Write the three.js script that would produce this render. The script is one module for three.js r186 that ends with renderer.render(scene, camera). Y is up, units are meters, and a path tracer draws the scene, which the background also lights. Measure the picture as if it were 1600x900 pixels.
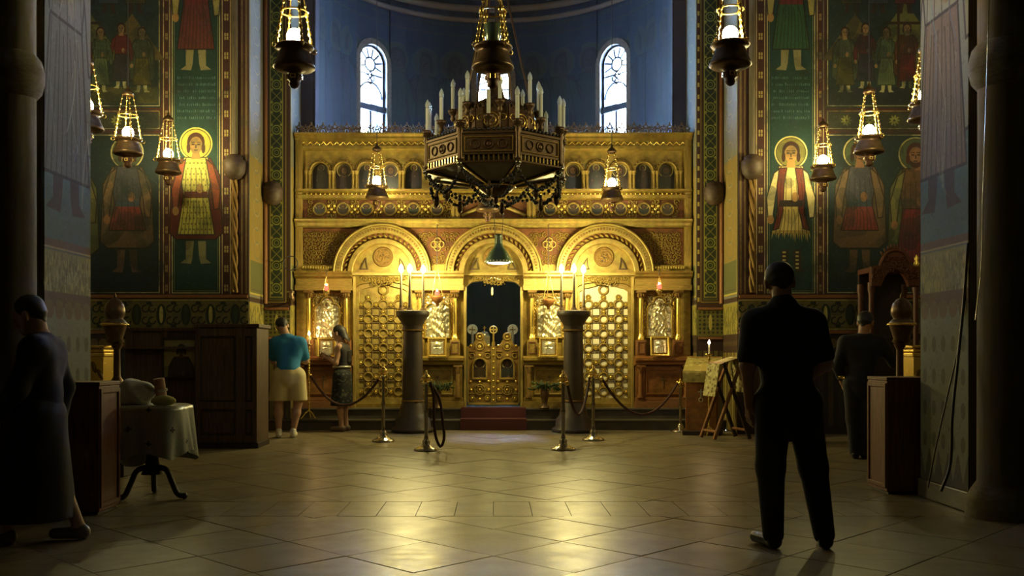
import * as THREE from 'three';
import { mergeGeometries, mergeVertices, toCreasedNormals } from 'three/addons/utils/BufferGeometryUtils.js';
import { RoundedBoxGeometry } from 'three/addons/geometries/RoundedBoxGeometry.js';
import { ImprovedNoise } from 'three/addons/math/ImprovedNoise.js';

// ---------------------------------------------------------------- camera, sky, exposure
// y up, metres; the church axis is x = 0, the altar lies towards -z; the lens sits 1.2 m above the floor.
const scene = new THREE.Scene();
const FOCAL = 1500, EYE = 1.2, AXIS = 771, HORIZON = 553;        // focal length in pixels of the 1600 x 900 frame
const camera = new THREE.PerspectiveCamera(2 * Math.atan(450 / FOCAL) * 180 / Math.PI, 16 / 9, 0.05, 80);
camera.position.set(0, EYE, 0);
camera.lookAt(0, EYE, -10);
camera.setViewOffset(1600, 900, 800 - AXIS, 450 - HORIZON, 1600, 900);
scene.add(camera);
scene.background = new THREE.Color().setRGB(0.38, 0.60, 1.0);     // overcast daylight, blue beside the tungsten lamps
scene.backgroundIntensity = 230;
const renderer = new THREE.WebGLRenderer({ antialias: true });
renderer.toneMapping = THREE.LinearToneMapping;
renderer.toneMappingExposure = 1.0;
renderer.shadowMap.enabled = true;
const LAMP_COLOR = new THREE.Color().setRGB(1.0, 0.83, 0.28);
const LAMP_POWER = 5.5;                                            // candela of one oil-lamp bulb
const CANDLE_POWER = 4.2;

// ---------------------------------------------------------------- helpers
let seed = 20240611;
const rnd = () => { seed = (seed * 1664525 + 1013904223) >>> 0; return seed / 4294967296; };
const rr = (a, b) => a + (b - a) * rnd();
const { PI, sin, cos, abs, sqrt, min, max, floor, hypot } = Math;
const V = (x, y, z) => new THREE.Vector3(x, y, z);
// where a point measured in the photograph stands when its distance d is known
const sx = (px, d) => (px - AXIS) * d / FOCAL, sy = (py, d) => EYE + (HORIZON - py) * d / FOCAL;
const groundDepth = (py) => FOCAL * EYE / (py - HORIZON);
const taken = new Map();
function numbered(name) {
  const n = taken.get(name) ?? 0; taken.set(name, n + 1);
  return n ? `${name}_${String(n).padStart(3, '0')}` : name;
}
function mesh(name, geo, mat, parent) {
  const list = Array.isArray(geo) ? geo : [geo];
  const g = list.length > 1 ? merge(list) : list[0];
  const m = new THREE.Mesh(g, mat);
  m.name = parent ? name : numbered(name); m.castShadow = m.receiveShadow = true;
  (parent ?? scene).add(m);
  return m;
}
function tag(o, label, category, group) { o.userData = { label, category }; if (group) o.userData.group = group; return o; }
function thing(name, label, category, [x, y, z] = [0, 0, 0], turn = 0, group) {
  const o = new THREE.Group(); o.name = numbered(name); scene.add(o);
  o.position.set(x, y, z); o.rotation.y = turn;
  return tag(o, label, category, group);
}
function structure(name, geo, mat, parent, label, category) {
  const m = mesh(name, geo, mat, parent);
  if (!parent) { m.userData.kind = 'structure'; if (label) { m.userData.label = label; m.userData.category = category; } }
  return m;
}
function copyOf(root, [x, y, z], turn, label, group) {
  const r = root.clone(); r.name = numbered(root.name.replace(/_\d{3}$/, '')); scene.add(r);
  r.position.set(x, y, z); r.rotation.y = turn;
  r.userData = { ...root.userData, label }; if (group) r.userData.group = group;
  return r;
}
function plain(g) {
  let h = g.index ? g.toNonIndexed() : g;
  for (const k of Object.keys(h.attributes)) if (!['position', 'normal', 'uv'].includes(k)) h.deleteAttribute(k);
  if (!h.attributes.normal) h.computeVertexNormals();
  if (!h.attributes.uv) h.setAttribute('uv', new THREE.BufferAttribute(new Float32Array(h.attributes.position.count * 2), 2));
  return h;
}
const merge = (list) => mergeGeometries(list.map(plain), false);
const put = (g, x = 0, y = 0, z = 0, rx = 0, ry = 0, rz = 0, s = 1) => g.applyMatrix4(new THREE.Matrix4().compose(V(x, y, z), new THREE.Quaternion().setFromEuler(new THREE.Euler(rx, ry, rz)), typeof s === 'number' ? V(s, s, s) : s));
function bx(w, h, d, x = 0, y = 0, z = 0, r = 0) { return (r ? new RoundedBoxGeometry(w, h, d, 1, r) : new THREE.BoxGeometry(w, h, d)).translate(x, y, z); }
// a box from corner to corner
const bb = (x0, x1, y0, y1, z0, z1, r = 0) => bx(abs(x1 - x0), abs(y1 - y0), abs(z1 - z0), (x0 + x1) / 2, (y0 + y1) / 2, (z0 + z1) / 2, r);
const lathe = (pts, seg = 24) => new THREE.LatheGeometry(pts.map(([r, y]) => new THREE.Vector2(max(r, 1e-4), y)), seg);
const cyl = (r0, r1, h, x = 0, y = 0, z = 0, seg = 16) => new THREE.CylinderGeometry(r1, r0, h, seg).translate(x, y + h / 2, z);   // stands on y
const ball = (r, x = 0, y = 0, z = 0, a = 12, b = 8) => new THREE.SphereGeometry(r, a, b).translate(x, y, z);
const ring = (R, r, x = 0, y = 0, z = 0, a = 20, b = 6) => new THREE.TorusGeometry(R, r, b, a).translate(x, y, z);
function tube(pts, r, seg = 24, rad = 6, closed = false) {
  return new THREE.TubeGeometry(new THREE.CatmullRomCurve3(pts.map((p) => p.isVector3 ? p : V(...p)), closed, 'centripetal'), seg, r, rad, closed);
}
function rod(a, b, r, r2 = r, seg = 8) {
  const A = V(...a), B = V(...b), d = B.clone().sub(A), g = new THREE.CylinderGeometry(r2, r, d.length(), seg);
  return g.applyQuaternion(new THREE.Quaternion().setFromUnitVectors(V(0, 1, 0), d.clone().normalize())).translate((A.x + B.x) / 2, (A.y + B.y) / 2, (A.z + B.z) / 2);
}
function extrude(shape, depth, bevel = 0, curve = 12) {
  return new THREE.ExtrudeGeometry(shape, { depth: depth - 2 * bevel, bevelEnabled: bevel > 0, bevelThickness: bevel, bevelSize: bevel, bevelOffset: -bevel, bevelSegments: 1, curveSegments: curve }).translate(0, 0, bevel);
}
const poly = (pts) => new THREE.Shape(pts.map((p) => new THREE.Vector2(...p)));
function rectShape(x0, x1, y0, y1) { return poly([[x0, y0], [x1, y0], [x1, y1], [x0, y1]]); }
function frameGeo(w, h, t, d, bevel = 0.004) {                     // a picture frame round the origin
  const s = rectShape(-w / 2, w / 2, -h / 2, h / 2); s.holes.push(rectShape(-w / 2 + t, w / 2 - t, -h / 2 + t, h / 2 - t));
  return extrude(s, d, bevel);
}
function archShape(w, h) {                                         // round-headed outline standing on y = 0
  const s = new THREE.Shape(), r = w / 2; s.moveTo(-r, 0); s.lineTo(r, 0); s.lineTo(r, h - r); s.absarc(0, h - r, r, 0, PI, false); s.lineTo(-r, 0); return s;
}
function halfRing(R0, R1, depth, bevel = 0.006, a0 = 0, a1 = PI) {
  const s = new THREE.Shape(); s.absarc(0, 0, R1, a0, a1, false); s.absarc(0, 0, R0, a1, a0, true); s.closePath();
  return extrude(s, depth, bevel, 28);
}
// a straight moulding: profile points (out, up) swept along x from x0 to x1, its back on z = 0
function moulding(profile, x0, x1) {
  const s = poly([[0, profile[0][1]], ...profile, [0, profile[profile.length - 1][1]]]);
  return new THREE.ExtrudeGeometry(s, { depth: x1 - x0, bevelEnabled: false }).rotateY(-PI / 2).translate(x1, 0, 0);
}
function mirrored(g) {                                            // flipped in x, faces turned right again
  const h = plain(g).scale(-1, 1, 1);
  for (const k of ['position', 'normal', 'uv']) { const a = h.attributes[k], n = a.itemSize, q = a.array; for (let i = 0; i < a.count; i += 3) for (let c = 0; c < n; c++) { const u = (i + 1) * n + c, v = (i + 2) * n + c; [q[u], q[v]] = [q[v], q[u]]; } }
  return h;
}
// texture coordinates in metres, by the way each face points
function metric(g) {
  const h = plain(g), p = h.attributes.position, n = h.attributes.normal, uv = h.attributes.uv;
  for (let i = 0; i < p.count; i++) {
    const ax = abs(n.getX(i)), ay = abs(n.getY(i)), az = abs(n.getZ(i));
    if (ay >= ax && ay >= az) uv.setXY(i, p.getX(i), p.getZ(i));
    else if (ax >= az) uv.setXY(i, p.getZ(i), p.getY(i));
    else uv.setXY(i, p.getX(i), p.getY(i));
  }
  return h;
}
// ---------------------------------------------------------------- textures
const perlin = new ImprovedNoise();
const fbm = (x, y, z = 0, o = 4) => { let s = 0, a = 0.5, f = 1; for (let i = 0; i < o; i++) { s += a * perlin.noise(x * f, y * f, z + i * 7.3); a *= 0.5; f *= 2.03; } return s; };
function pixels(size, f, srgb = true) {                            // f(u, v) -> [r, g, b] 0..255 ; tiles by mirrored repeat
  const d = new Uint8Array(size * size * 4);
  for (let y = 0; y < size; y++) for (let x = 0; x < size; x++) {
    const c = f(x / size, y / size), i = (y * size + x) * 4;
    for (let k = 0; k < 3; k++) d[i + k] = max(0, min(255, c[k] ?? c[0])); d[i + 3] = 255;
  }
  const t = new THREE.DataTexture(d, size, size); t.magFilter = THREE.LinearFilter; t.minFilter = THREE.LinearMipmapLinearFilter; t.generateMipmaps = true;
  t.wrapS = t.wrapT = THREE.MirroredRepeatWrapping; if (srgb) t.colorSpace = THREE.SRGBColorSpace; t.needsUpdate = true;
  return t;
}
function every(t, m) { const c = t.clone(); c.repeat.set(1 / m, 1 / m); c.needsUpdate = true; return c; }
function canvasTex(w, h, draw, wrap) {
  const c = document.createElement('canvas'); c.width = w; c.height = h; const x = c.getContext('2d'); draw(x, w, h);
  const t = new THREE.CanvasTexture(c); t.colorSpace = THREE.SRGBColorSpace; t.magFilter = THREE.LinearFilter;
  if (wrap) t.wrapS = t.wrapT = THREE.RepeatWrapping; return t;
}
const marbleTex = pixels(512, (u, v) => {
  const n = fbm(u * 5, v * 5), g = fbm(u * 60, v * 60, 3, 2) * 10;
  const st = fbm(u * 2.2 + 5, v * 2.6, 6, 3), b = 172 + n * 46 + st * 44 + g * 1.4; return [b, b * 0.955, b * 0.845];
});
const roughTex = pixels(256, (u, v) => { const b = 150 + fbm(u * 6, v * 6) * 60 + fbm(u * 40, v * 40, 5, 2) * 24; return [b, b, b]; }, false);
const woodTex = pixels(512, (u, v) => {
  const n = fbm(u * 40 + fbm(u * 4, v * 1.5) * 3, v * 2.2, 1, 4), b = 118 + n * 80 + fbm(u * 120, v * 6, 2, 2) * 34; return [b, b * 0.72, b * 0.46];
});
const grainTex = pixels(256, (u, v) => { const b = 128 + fbm(u * 18, v * 18, 0, 4) * 190; return [b, b, b]; }, false);
const tarnishTex = pixels(256, (u, v) => { const b = 205 + fbm(u * 7, v * 7, 2, 5) * 70 + fbm(u * 60, v * 60, 4, 2) * 60; return [b, b * (0.97 + fbm(u * 4, v * 4, 8, 3) * 0.12), b * 0.94]; });
const std = (r, g, b, rough = 0.6, metal = 0, extra = {}) => { const m = new THREE.MeshStandardMaterial({ roughness: rough, metalness: metal, ...extra }); m.color.setRGB(r, g, b); return m; };
const phys = (r, g, b, rough, metal, extra) => { const m = new THREE.MeshPhysicalMaterial({ roughness: rough, metalness: metal, ...extra }); m.color.setRGB(r, g, b); return m; };
const tarn = every(tarnishTex, 0.7), bumpFine = every(grainTex, 0.22);
const M = {
  gold: std(0.40, 0.29, 0.065, 0.45, 0.55, { map: tarn, bumpMap: bumpFine, bumpScale: 0.003 }),
  goldPale: std(0.54, 0.42, 0.13, 0.42, 0.5, { map: tarn, bumpMap: bumpFine, bumpScale: 0.0015 }),
  goldBright: std(1.0, 0.74, 0.18, 0.25, 0.85),
  goldAged: std(0.34, 0.21, 0.055, 0.5, 0.5, { map: tarn, bumpMap: bumpFine, bumpScale: 0.004 }),
  goldBrown: std(0.34, 0.15, 0.04, 0.5, 0.3, { map: tarn, bumpMap: bumpFine, bumpScale: 0.003 }),
  redGround: std(0.19, 0.07, 0.02, 0.7, 0.1, { map: tarn, bumpMap: bumpFine, bumpScale: 0.005 }),
  silver: std(0.80, 0.74, 0.52, 0.28, 0.85),
  paleCloth: std(0.62, 0.57, 0.40, 0.9),
  recess: std(0.10, 0.06, 0.02, 0.8),
  darkWood: std(0.10, 0.075, 0.055, 0.55, 0, { map: every(woodTex, 0.8) }),
  wood: std(0.34, 0.36, 0.42, 0.6, 0, { map: every(woodTex, 0.8) }),
  boxWood: std(0.70, 0.42, 0.34, 0.6, 0, { map: every(woodTex, 0.9) }),
  stepStone: std(0.16, 0.15, 0.15, 0.45, 0, { map: every(marbleTex, 1.1) }),
  carpet: std(0.07, 0.012, 0.014, 0.95, 0, { bumpMap: every(grainTex, 0.05), bumpScale: 0.004 }),
  plaster: std(0.20, 0.17, 0.12, 0.9, 0, { map: every(tarnishTex, 2.2) }),
  bronze: std(0.20, 0.13, 0.075, 0.38, 0.65, { map: tarn }),
  bronzeRed: std(0.15, 0.075, 0.048, 0.45, 0.45, { map: tarn }),
  knob: std(0.10, 0.065, 0.04, 0.6, 0.1, { map: tarn }),
  iron: std(0.045, 0.04, 0.045, 0.5, 0.4),
  brass: std(0.92, 0.66, 0.22, 0.22, 0.9),
  chrome: std(0.72, 0.70, 0.64, 0.16, 1.0),
  candleWax: std(0.62, 0.64, 0.60, 0.45),
  bulbOff: phys(0.75, 0.8, 0.82, 0.15, 0, { transmission: 0.5, thickness: 0 }),
  rope: std(0.07, 0.03, 0.03, 0.9, 0, { bumpMap: every(grainTex, 0.05), bumpScale: 0.004 }),
  glass: phys(0.92, 0.95, 1.0, 0.06, 0, { transmission: 1, thickness: 0 }),
  lead: std(0.05, 0.05, 0.06, 0.6, 0.3),
  greenGlass: phys(0.05, 0.085, 0.05, 0.2, 0.1, { clearcoat: 0.6 }),
  redGlass: phys(0.7, 0.05, 0.04, 0.15, 0, { emissive: new THREE.Color(1, 0.12, 0.08), emissiveIntensity: 2.2 }),
  bulb: new THREE.MeshStandardMaterial({ color: 0xffffff, emissive: new THREE.Color().setRGB(1, 0.90, 0.62), emissiveIntensity: 60 }),
  flame: new THREE.MeshStandardMaterial({ color: 0xffffff, emissive: new THREE.Color().setRGB(1, 0.72, 0.38), emissiveIntensity: 22 }),
};
function pointLight(parent, x, y, z, power, color = LAMP_COLOR, radius = 2) {
  const l = new THREE.PointLight(color, power, 0, 2); l.position.set(x, y, z); l.castShadow = true; l.shadow.radius = radius; l.name = 'light'; parent.add(l); return l;
}
// ---------------------------------------------------------------- painted figures for frescoes and icons (flat print)
function saint(c, x, foot, h, o) {
  // c canvas, x axis of the figure, foot line, h height from feet to crown, o colours
  const u = h / 8, top = foot - h;
  const P = (pts, fill, line) => { c.beginPath(); pts.forEach(([a, b], i) => i ? c.lineTo(x + a * u, top + b * u) : c.moveTo(x + a * u, top + b * u)); c.closePath(); if (fill) { c.fillStyle = fill; c.fill(); } if (line) { c.strokeStyle = line; c.lineWidth = max(1, u * 0.07); c.stroke(); } };
  const E = (a, b, r1, r2, fill) => { c.beginPath(); c.ellipse(x + a * u, top + b * u, r1 * u, r2 * u, 0, 0, 7); c.fillStyle = fill; c.fill(); };
  const dark = o.line ?? 'rgba(20,12,8,0.75)';
  if (o.halo) { E(0, 0.62, 1.02, 1.02, o.haloEdge ?? '#c8b878'); E(0, 0.62, 0.93, 0.93, '#3a3416'); E(0, 0.62, 0.88, 0.88, o.halo); }
  // feet and boots
  for (const s of [-1, 1]) { P([[s * 0.12, 6.6], [s * 0.62, 6.6], [s * 0.62, 7.7], [s * 0.95, 7.95], [s * 0.3, 8], [s * 0.2, 7.6]], o.boot ?? '#2a1c16'); if (o.lacing) for (let k = 0; k < 5; k++) { c.fillStyle = o.lacing; c.fillRect(x + s * 0.4 * u - u * 0.12, top + (6.7 + k * 0.24) * u, u * 0.2, u * 0.11); } }
  // cloak behind
  if (o.cloak) P([[-0.9, 1.5], [0.9, 1.5], [1.5, 2.6], [1.65, 6.1], [1.2, 6.5], [-1.2, 6.5], [-1.65, 6.1], [-1.5, 2.6]], o.cloak, dark);
  // tunic
  P([[-0.75, 1.45], [0.75, 1.45], [0.95, 2.6], [0.75, 3.9], [1.05, o.hem ?? 6.2], [-1.05, o.hem ?? 6.2], [-0.75, 3.9], [-0.95, 2.6]], o.robe, dark);
  if (o.lower) P([[-0.76, 3.8], [0.76, 3.8], [1.15, o.hem ?? 6.2], [-1.15, o.hem ?? 6.2]], o.lower, dark);
  if (o.fringe) for (let k = -9; k <= 9; k++) P([[k * 0.12 - 0.07, (o.hem ?? 6.2) - 0.2], [k * 0.12 + 0.07, (o.hem ?? 6.2) - 0.2], [k * 0.13 + (k % 2) * 0.03, (o.hem ?? 6.2) + 0.35 + 0.12 * (k % 3)]], o.fringe);
  // sleeves
  for (const s of [-1, 1]) P([[s * 0.62, 1.55], [s * 1.05, 1.9], [s * 1.5, 3.4], [s * 1.42, 4.6], [s * 1.12, 4.65], [s * 0.95, 3.3], [s * 0.8, 2.6]], o.sleeve ?? o.robe, dark);
  if (o.vest) for (const s of [-1, 1]) P([[s * 0.25, 1.55], [s * 0.72, 1.6], [s * 0.86, 2.7], [s * 0.82, 4.4], [s * 1.12, 5.4], [s * 0.75, 5.3], [s * 0.5, 4.2], [s * 0.42, 2.6]], o.vest, dark);
  if (o.belt) P([[-0.72, 3.55], [0.72, 3.55], [0.74, 3.95], [-0.74, 3.95]], o.belt);
  // hands
  E(0.25, 3.35, 0.22, 0.3, o.skin); E(-1.25, 4.75, 0.2, 0.28, o.skin);
  if (o.cross) { c.fillStyle = o.cross; c.fillRect(x + 0.2 * u, top + 2.3 * u, u * 0.1, u * 1.1); c.fillRect(x + 0.02 * u, top + 2.6 * u, u * 0.46, u * 0.1); }
  // folds
  c.strokeStyle = o.fold ?? 'rgba(30,18,8,0.45)'; c.lineWidth = max(1, u * 0.06);
  for (let k = -4; k <= 4; k++) { c.beginPath(); c.moveTo(x + k * 0.15 * u, top + (2.2 + (k & 1) * 1.9) * u); c.quadraticCurveTo(x + k * 0.2 * u + u * 0.1, top + 4.6 * u, x + k * 0.24 * u, top + (o.hem ?? 6.2) * u); c.stroke(); }
  if (o.dots) for (let a = 0; a < 8; a++) for (let b = 0; b < 13; b++) { c.fillStyle = o.dots; c.beginPath(); c.arc(x + (a - 3.5 + (b & 1) * 0.4) * 0.24 * u, top + (1.8 + b * 0.34) * u, u * 0.06, 0, 7); c.fill(); }
  // neck, head, hair, face
  P([[-0.2, 1.1], [0.2, 1.1], [0.3, 1.55], [-0.3, 1.55]], o.skin);
  E(0, 0.52, 0.54, 0.6, o.hair); E(0, 0.7, 0.4, 0.52, o.skin); E(-0.46, 0.9, 0.12, 0.3, o.hair); E(0.46, 0.9, 0.12, 0.3, o.hair);
  if (o.beard) { E(0, 1.1, 0.36, 0.32, o.hair); E(0, 0.92, 0.3, 0.2, o.skin); }
  c.fillStyle = '#1c120c'; for (const s of [-1, 1]) { c.fillRect(x + s * 0.17 * u - u * 0.09, top + 0.62 * u, u * 0.18, u * 0.07); c.fillRect(x + s * 0.17 * u - u * 0.12, top + 0.5 * u, u * 0.24, u * 0.04); }
  c.fillRect(x - u * 0.03, top + 0.66 * u, u * 0.06, u * 0.22); c.fillRect(x - u * 0.11, top + 0.98 * u, u * 0.22, u * 0.05);
}
function speckle(c, w, h, n, a = 0.10) { for (let i = 0; i < n; i++) { c.fillStyle = rnd() < 0.5 ? `rgba(0,0,0,${a})` : `rgba(190,180,140,${a * 0.6})`; c.fillRect(rnd() * w, rnd() * h, 1 + rnd() * 5, 1 + rnd() * 5); } }

// ================================================================ THE SETTING
const TOP = 11, D_WALL = 14.4, D_PIER = 15.3, D_SCREEN = 15.6, X_REVEAL = 3.67, X_INNER = 3.24, D_APSE = 16.1, R_APSE = 3.0, SOLEA = 0.33;

// ---- floor: a bed with marble tiles laid diagonally, and one straight course across the nave
const floorBed = structure('floor', bb(-7.6, 7.6, -0.3, -0.011, -15.2, 4.2), std(0.10, 0.09, 0.075, 0.9), null, 'worn polished marble floor of diagonal slabs', 'floor');
const tileMats = [[0.48, 0.445, 0.375], [0.44, 0.41, 0.355], [0.50, 0.46, 0.375], [0.42, 0.395, 0.355], [0.46, 0.41, 0.325]].map(([r, g, b], i) => {
  const t = every(marbleTex, 1.0 + i * 0.17), q = every(roughTex, 0.9 + i * 0.2);
  return std(r, g, b, 0.62, 0, { map: t, roughnessMap: q });
});
function clipTo(pts, axis, lim, keepBelow) {
  const out = [], ins = (p) => keepBelow ? p[axis] <= lim : p[axis] >= lim;
  pts.forEach((p, i) => {
    const q = pts[(i + 1) % pts.length];
    if (ins(p)) out.push(p);
    if (ins(p) !== ins(q)) { const t = (lim - p[axis]) / (q[axis] - p[axis]); out.push([p[0] + t * (q[0] - p[0]), p[1] + t * (q[1] - p[1])]); }
  });
  return out;
}
function slab(pts) {                                              // a tile with a chamfered rim, top at y = 0 ; points are (x, z)
  const area = pts.reduce((s, p, i) => { const q = pts[(i + 1) % pts.length]; return s + p[0] * q[1] - q[0] * p[1]; }, 0) / 2;
  if (abs(area) < 0.004) return null;
  const P = area > 0 ? [...pts].reverse() : pts, n = P.length, cx = P.reduce((s, p) => s + p[0], 0) / n, cz = P.reduce((s, p) => s + p[1], 0) / n, pos = [];
  const pull = (p, m) => { const L = hypot(p[0] - cx, p[1] - cz); return [cx + (p[0] - cx) * (L - m) / L, cz + (p[1] - cz) * (L - m) / L]; };
  const A = P.map((p) => pull(p, 0.0022)), B = P.map((p) => pull(p, 0.0062));
  for (let i = 0; i < n; i++) {
    const j = (i + 1) % n;
    pos.push(cx, 0, cz, B[i][0], 0, B[i][1], B[j][0], 0, B[j][1]);
    pos.push(B[i][0], 0, B[i][1], A[i][0], -0.012, A[i][1], A[j][0], -0.012, A[j][1], B[i][0], 0, B[i][1], A[j][0], -0.012, A[j][1], B[j][0], 0, B[j][1]);
  }
  const g = new THREE.BufferGeometry(); g.setAttribute('position', new THREE.Float32BufferAttribute(pos, 3)); g.computeVertexNormals();
  g.setAttribute('uv', new THREE.Float32BufferAttribute(new Float32Array(n * 12 * 2), 2));
  return metric(g).translate(-cx, 0, -cz).translate(0, 0, 0), Object.assign(g, { at: [cx, cz] });
}
{
  const S = 0.62, H = S * Math.SQRT2, rest = [];
  const zones = [[-15.1, -7.8], [-7.1, 4.1]];
  const cand = [];
  for (const [z0, z1] of zones) for (let i = -24; i <= 24; i++) for (let k = -60; k <= 24; k++) {
    const cx = i * H / 2, cz = k * H / 2; if ((i + k) & 1) continue;
    let p = [[cx - H / 2, cz], [cx, cz + H / 2], [cx + H / 2, cz], [cx, cz - H / 2]];
    for (const [a, l, b] of [[0, -7.6, false], [0, 7.6, true], [1, z0, false], [1, z1, true]]) if (p.length) p = clipTo(p, a, l, b);
    if (p.length > 2) cand.push([p, cx, cz]);
  }
  for (let i = -26; i < 26; i++) cand.push([[[i * 0.29, -7.8], [i * 0.29, -7.1], [i * 0.29 + 0.29, -7.1], [i * 0.29 + 0.29, -7.8]], i * 0.29 + 0.145, -7.45]);
  for (const [p, cx, cz] of cand) {
    const g = slab(p); if (!g) continue;
    const [gx, gz] = g.at, seen = cz < -4.6 && abs(cx) < min(5.2, -cz * 0.56);
    if (seen) {
      const m = mesh('tile', g, tileMats[floor(rnd() * tileMats.length)], floorBed);
      m.position.set(gx, rr(-0.0012, 0.0012), gz); m.rotation.set(rr(-0.0022, 0.0022), 0, rr(-0.0022, 0.0022));
    } else rest.push(g.translate(gx, 0, gz));
  }
  const far = mesh('tile_paving', rest, tileMats[1], floorBed); far.userData.kind = 'stuff';
}
// ---- the raised solea before the screen: two steps, and the sanctuary floor behind
const solea = structure('floor_solea', metric(bb(-X_REVEAL, X_REVEAL, -0.05, SOLEA, -19.6, -15.38)), M.stepStone, null, 'dark stone platform carrying the gilded screen', 'platform');
structure('lower_step', metric(merge([bb(-X_REVEAL + 0.02, X_REVEAL - 0.02, -0.05, 0.135, -15.38, -15.09), bb(-X_REVEAL + 0.02, X_REVEAL - 0.02, 0.135, 0.165, -15.38, -15.06, 0.008)])), M.stepStone, solea);
structure('step_nosing', metric(bb(-X_REVEAL + 0.02, X_REVEAL - 0.02, SOLEA - 0.032, SOLEA + 0.002, -15.5, -15.35, 0.01)), M.stepStone, solea);

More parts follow.
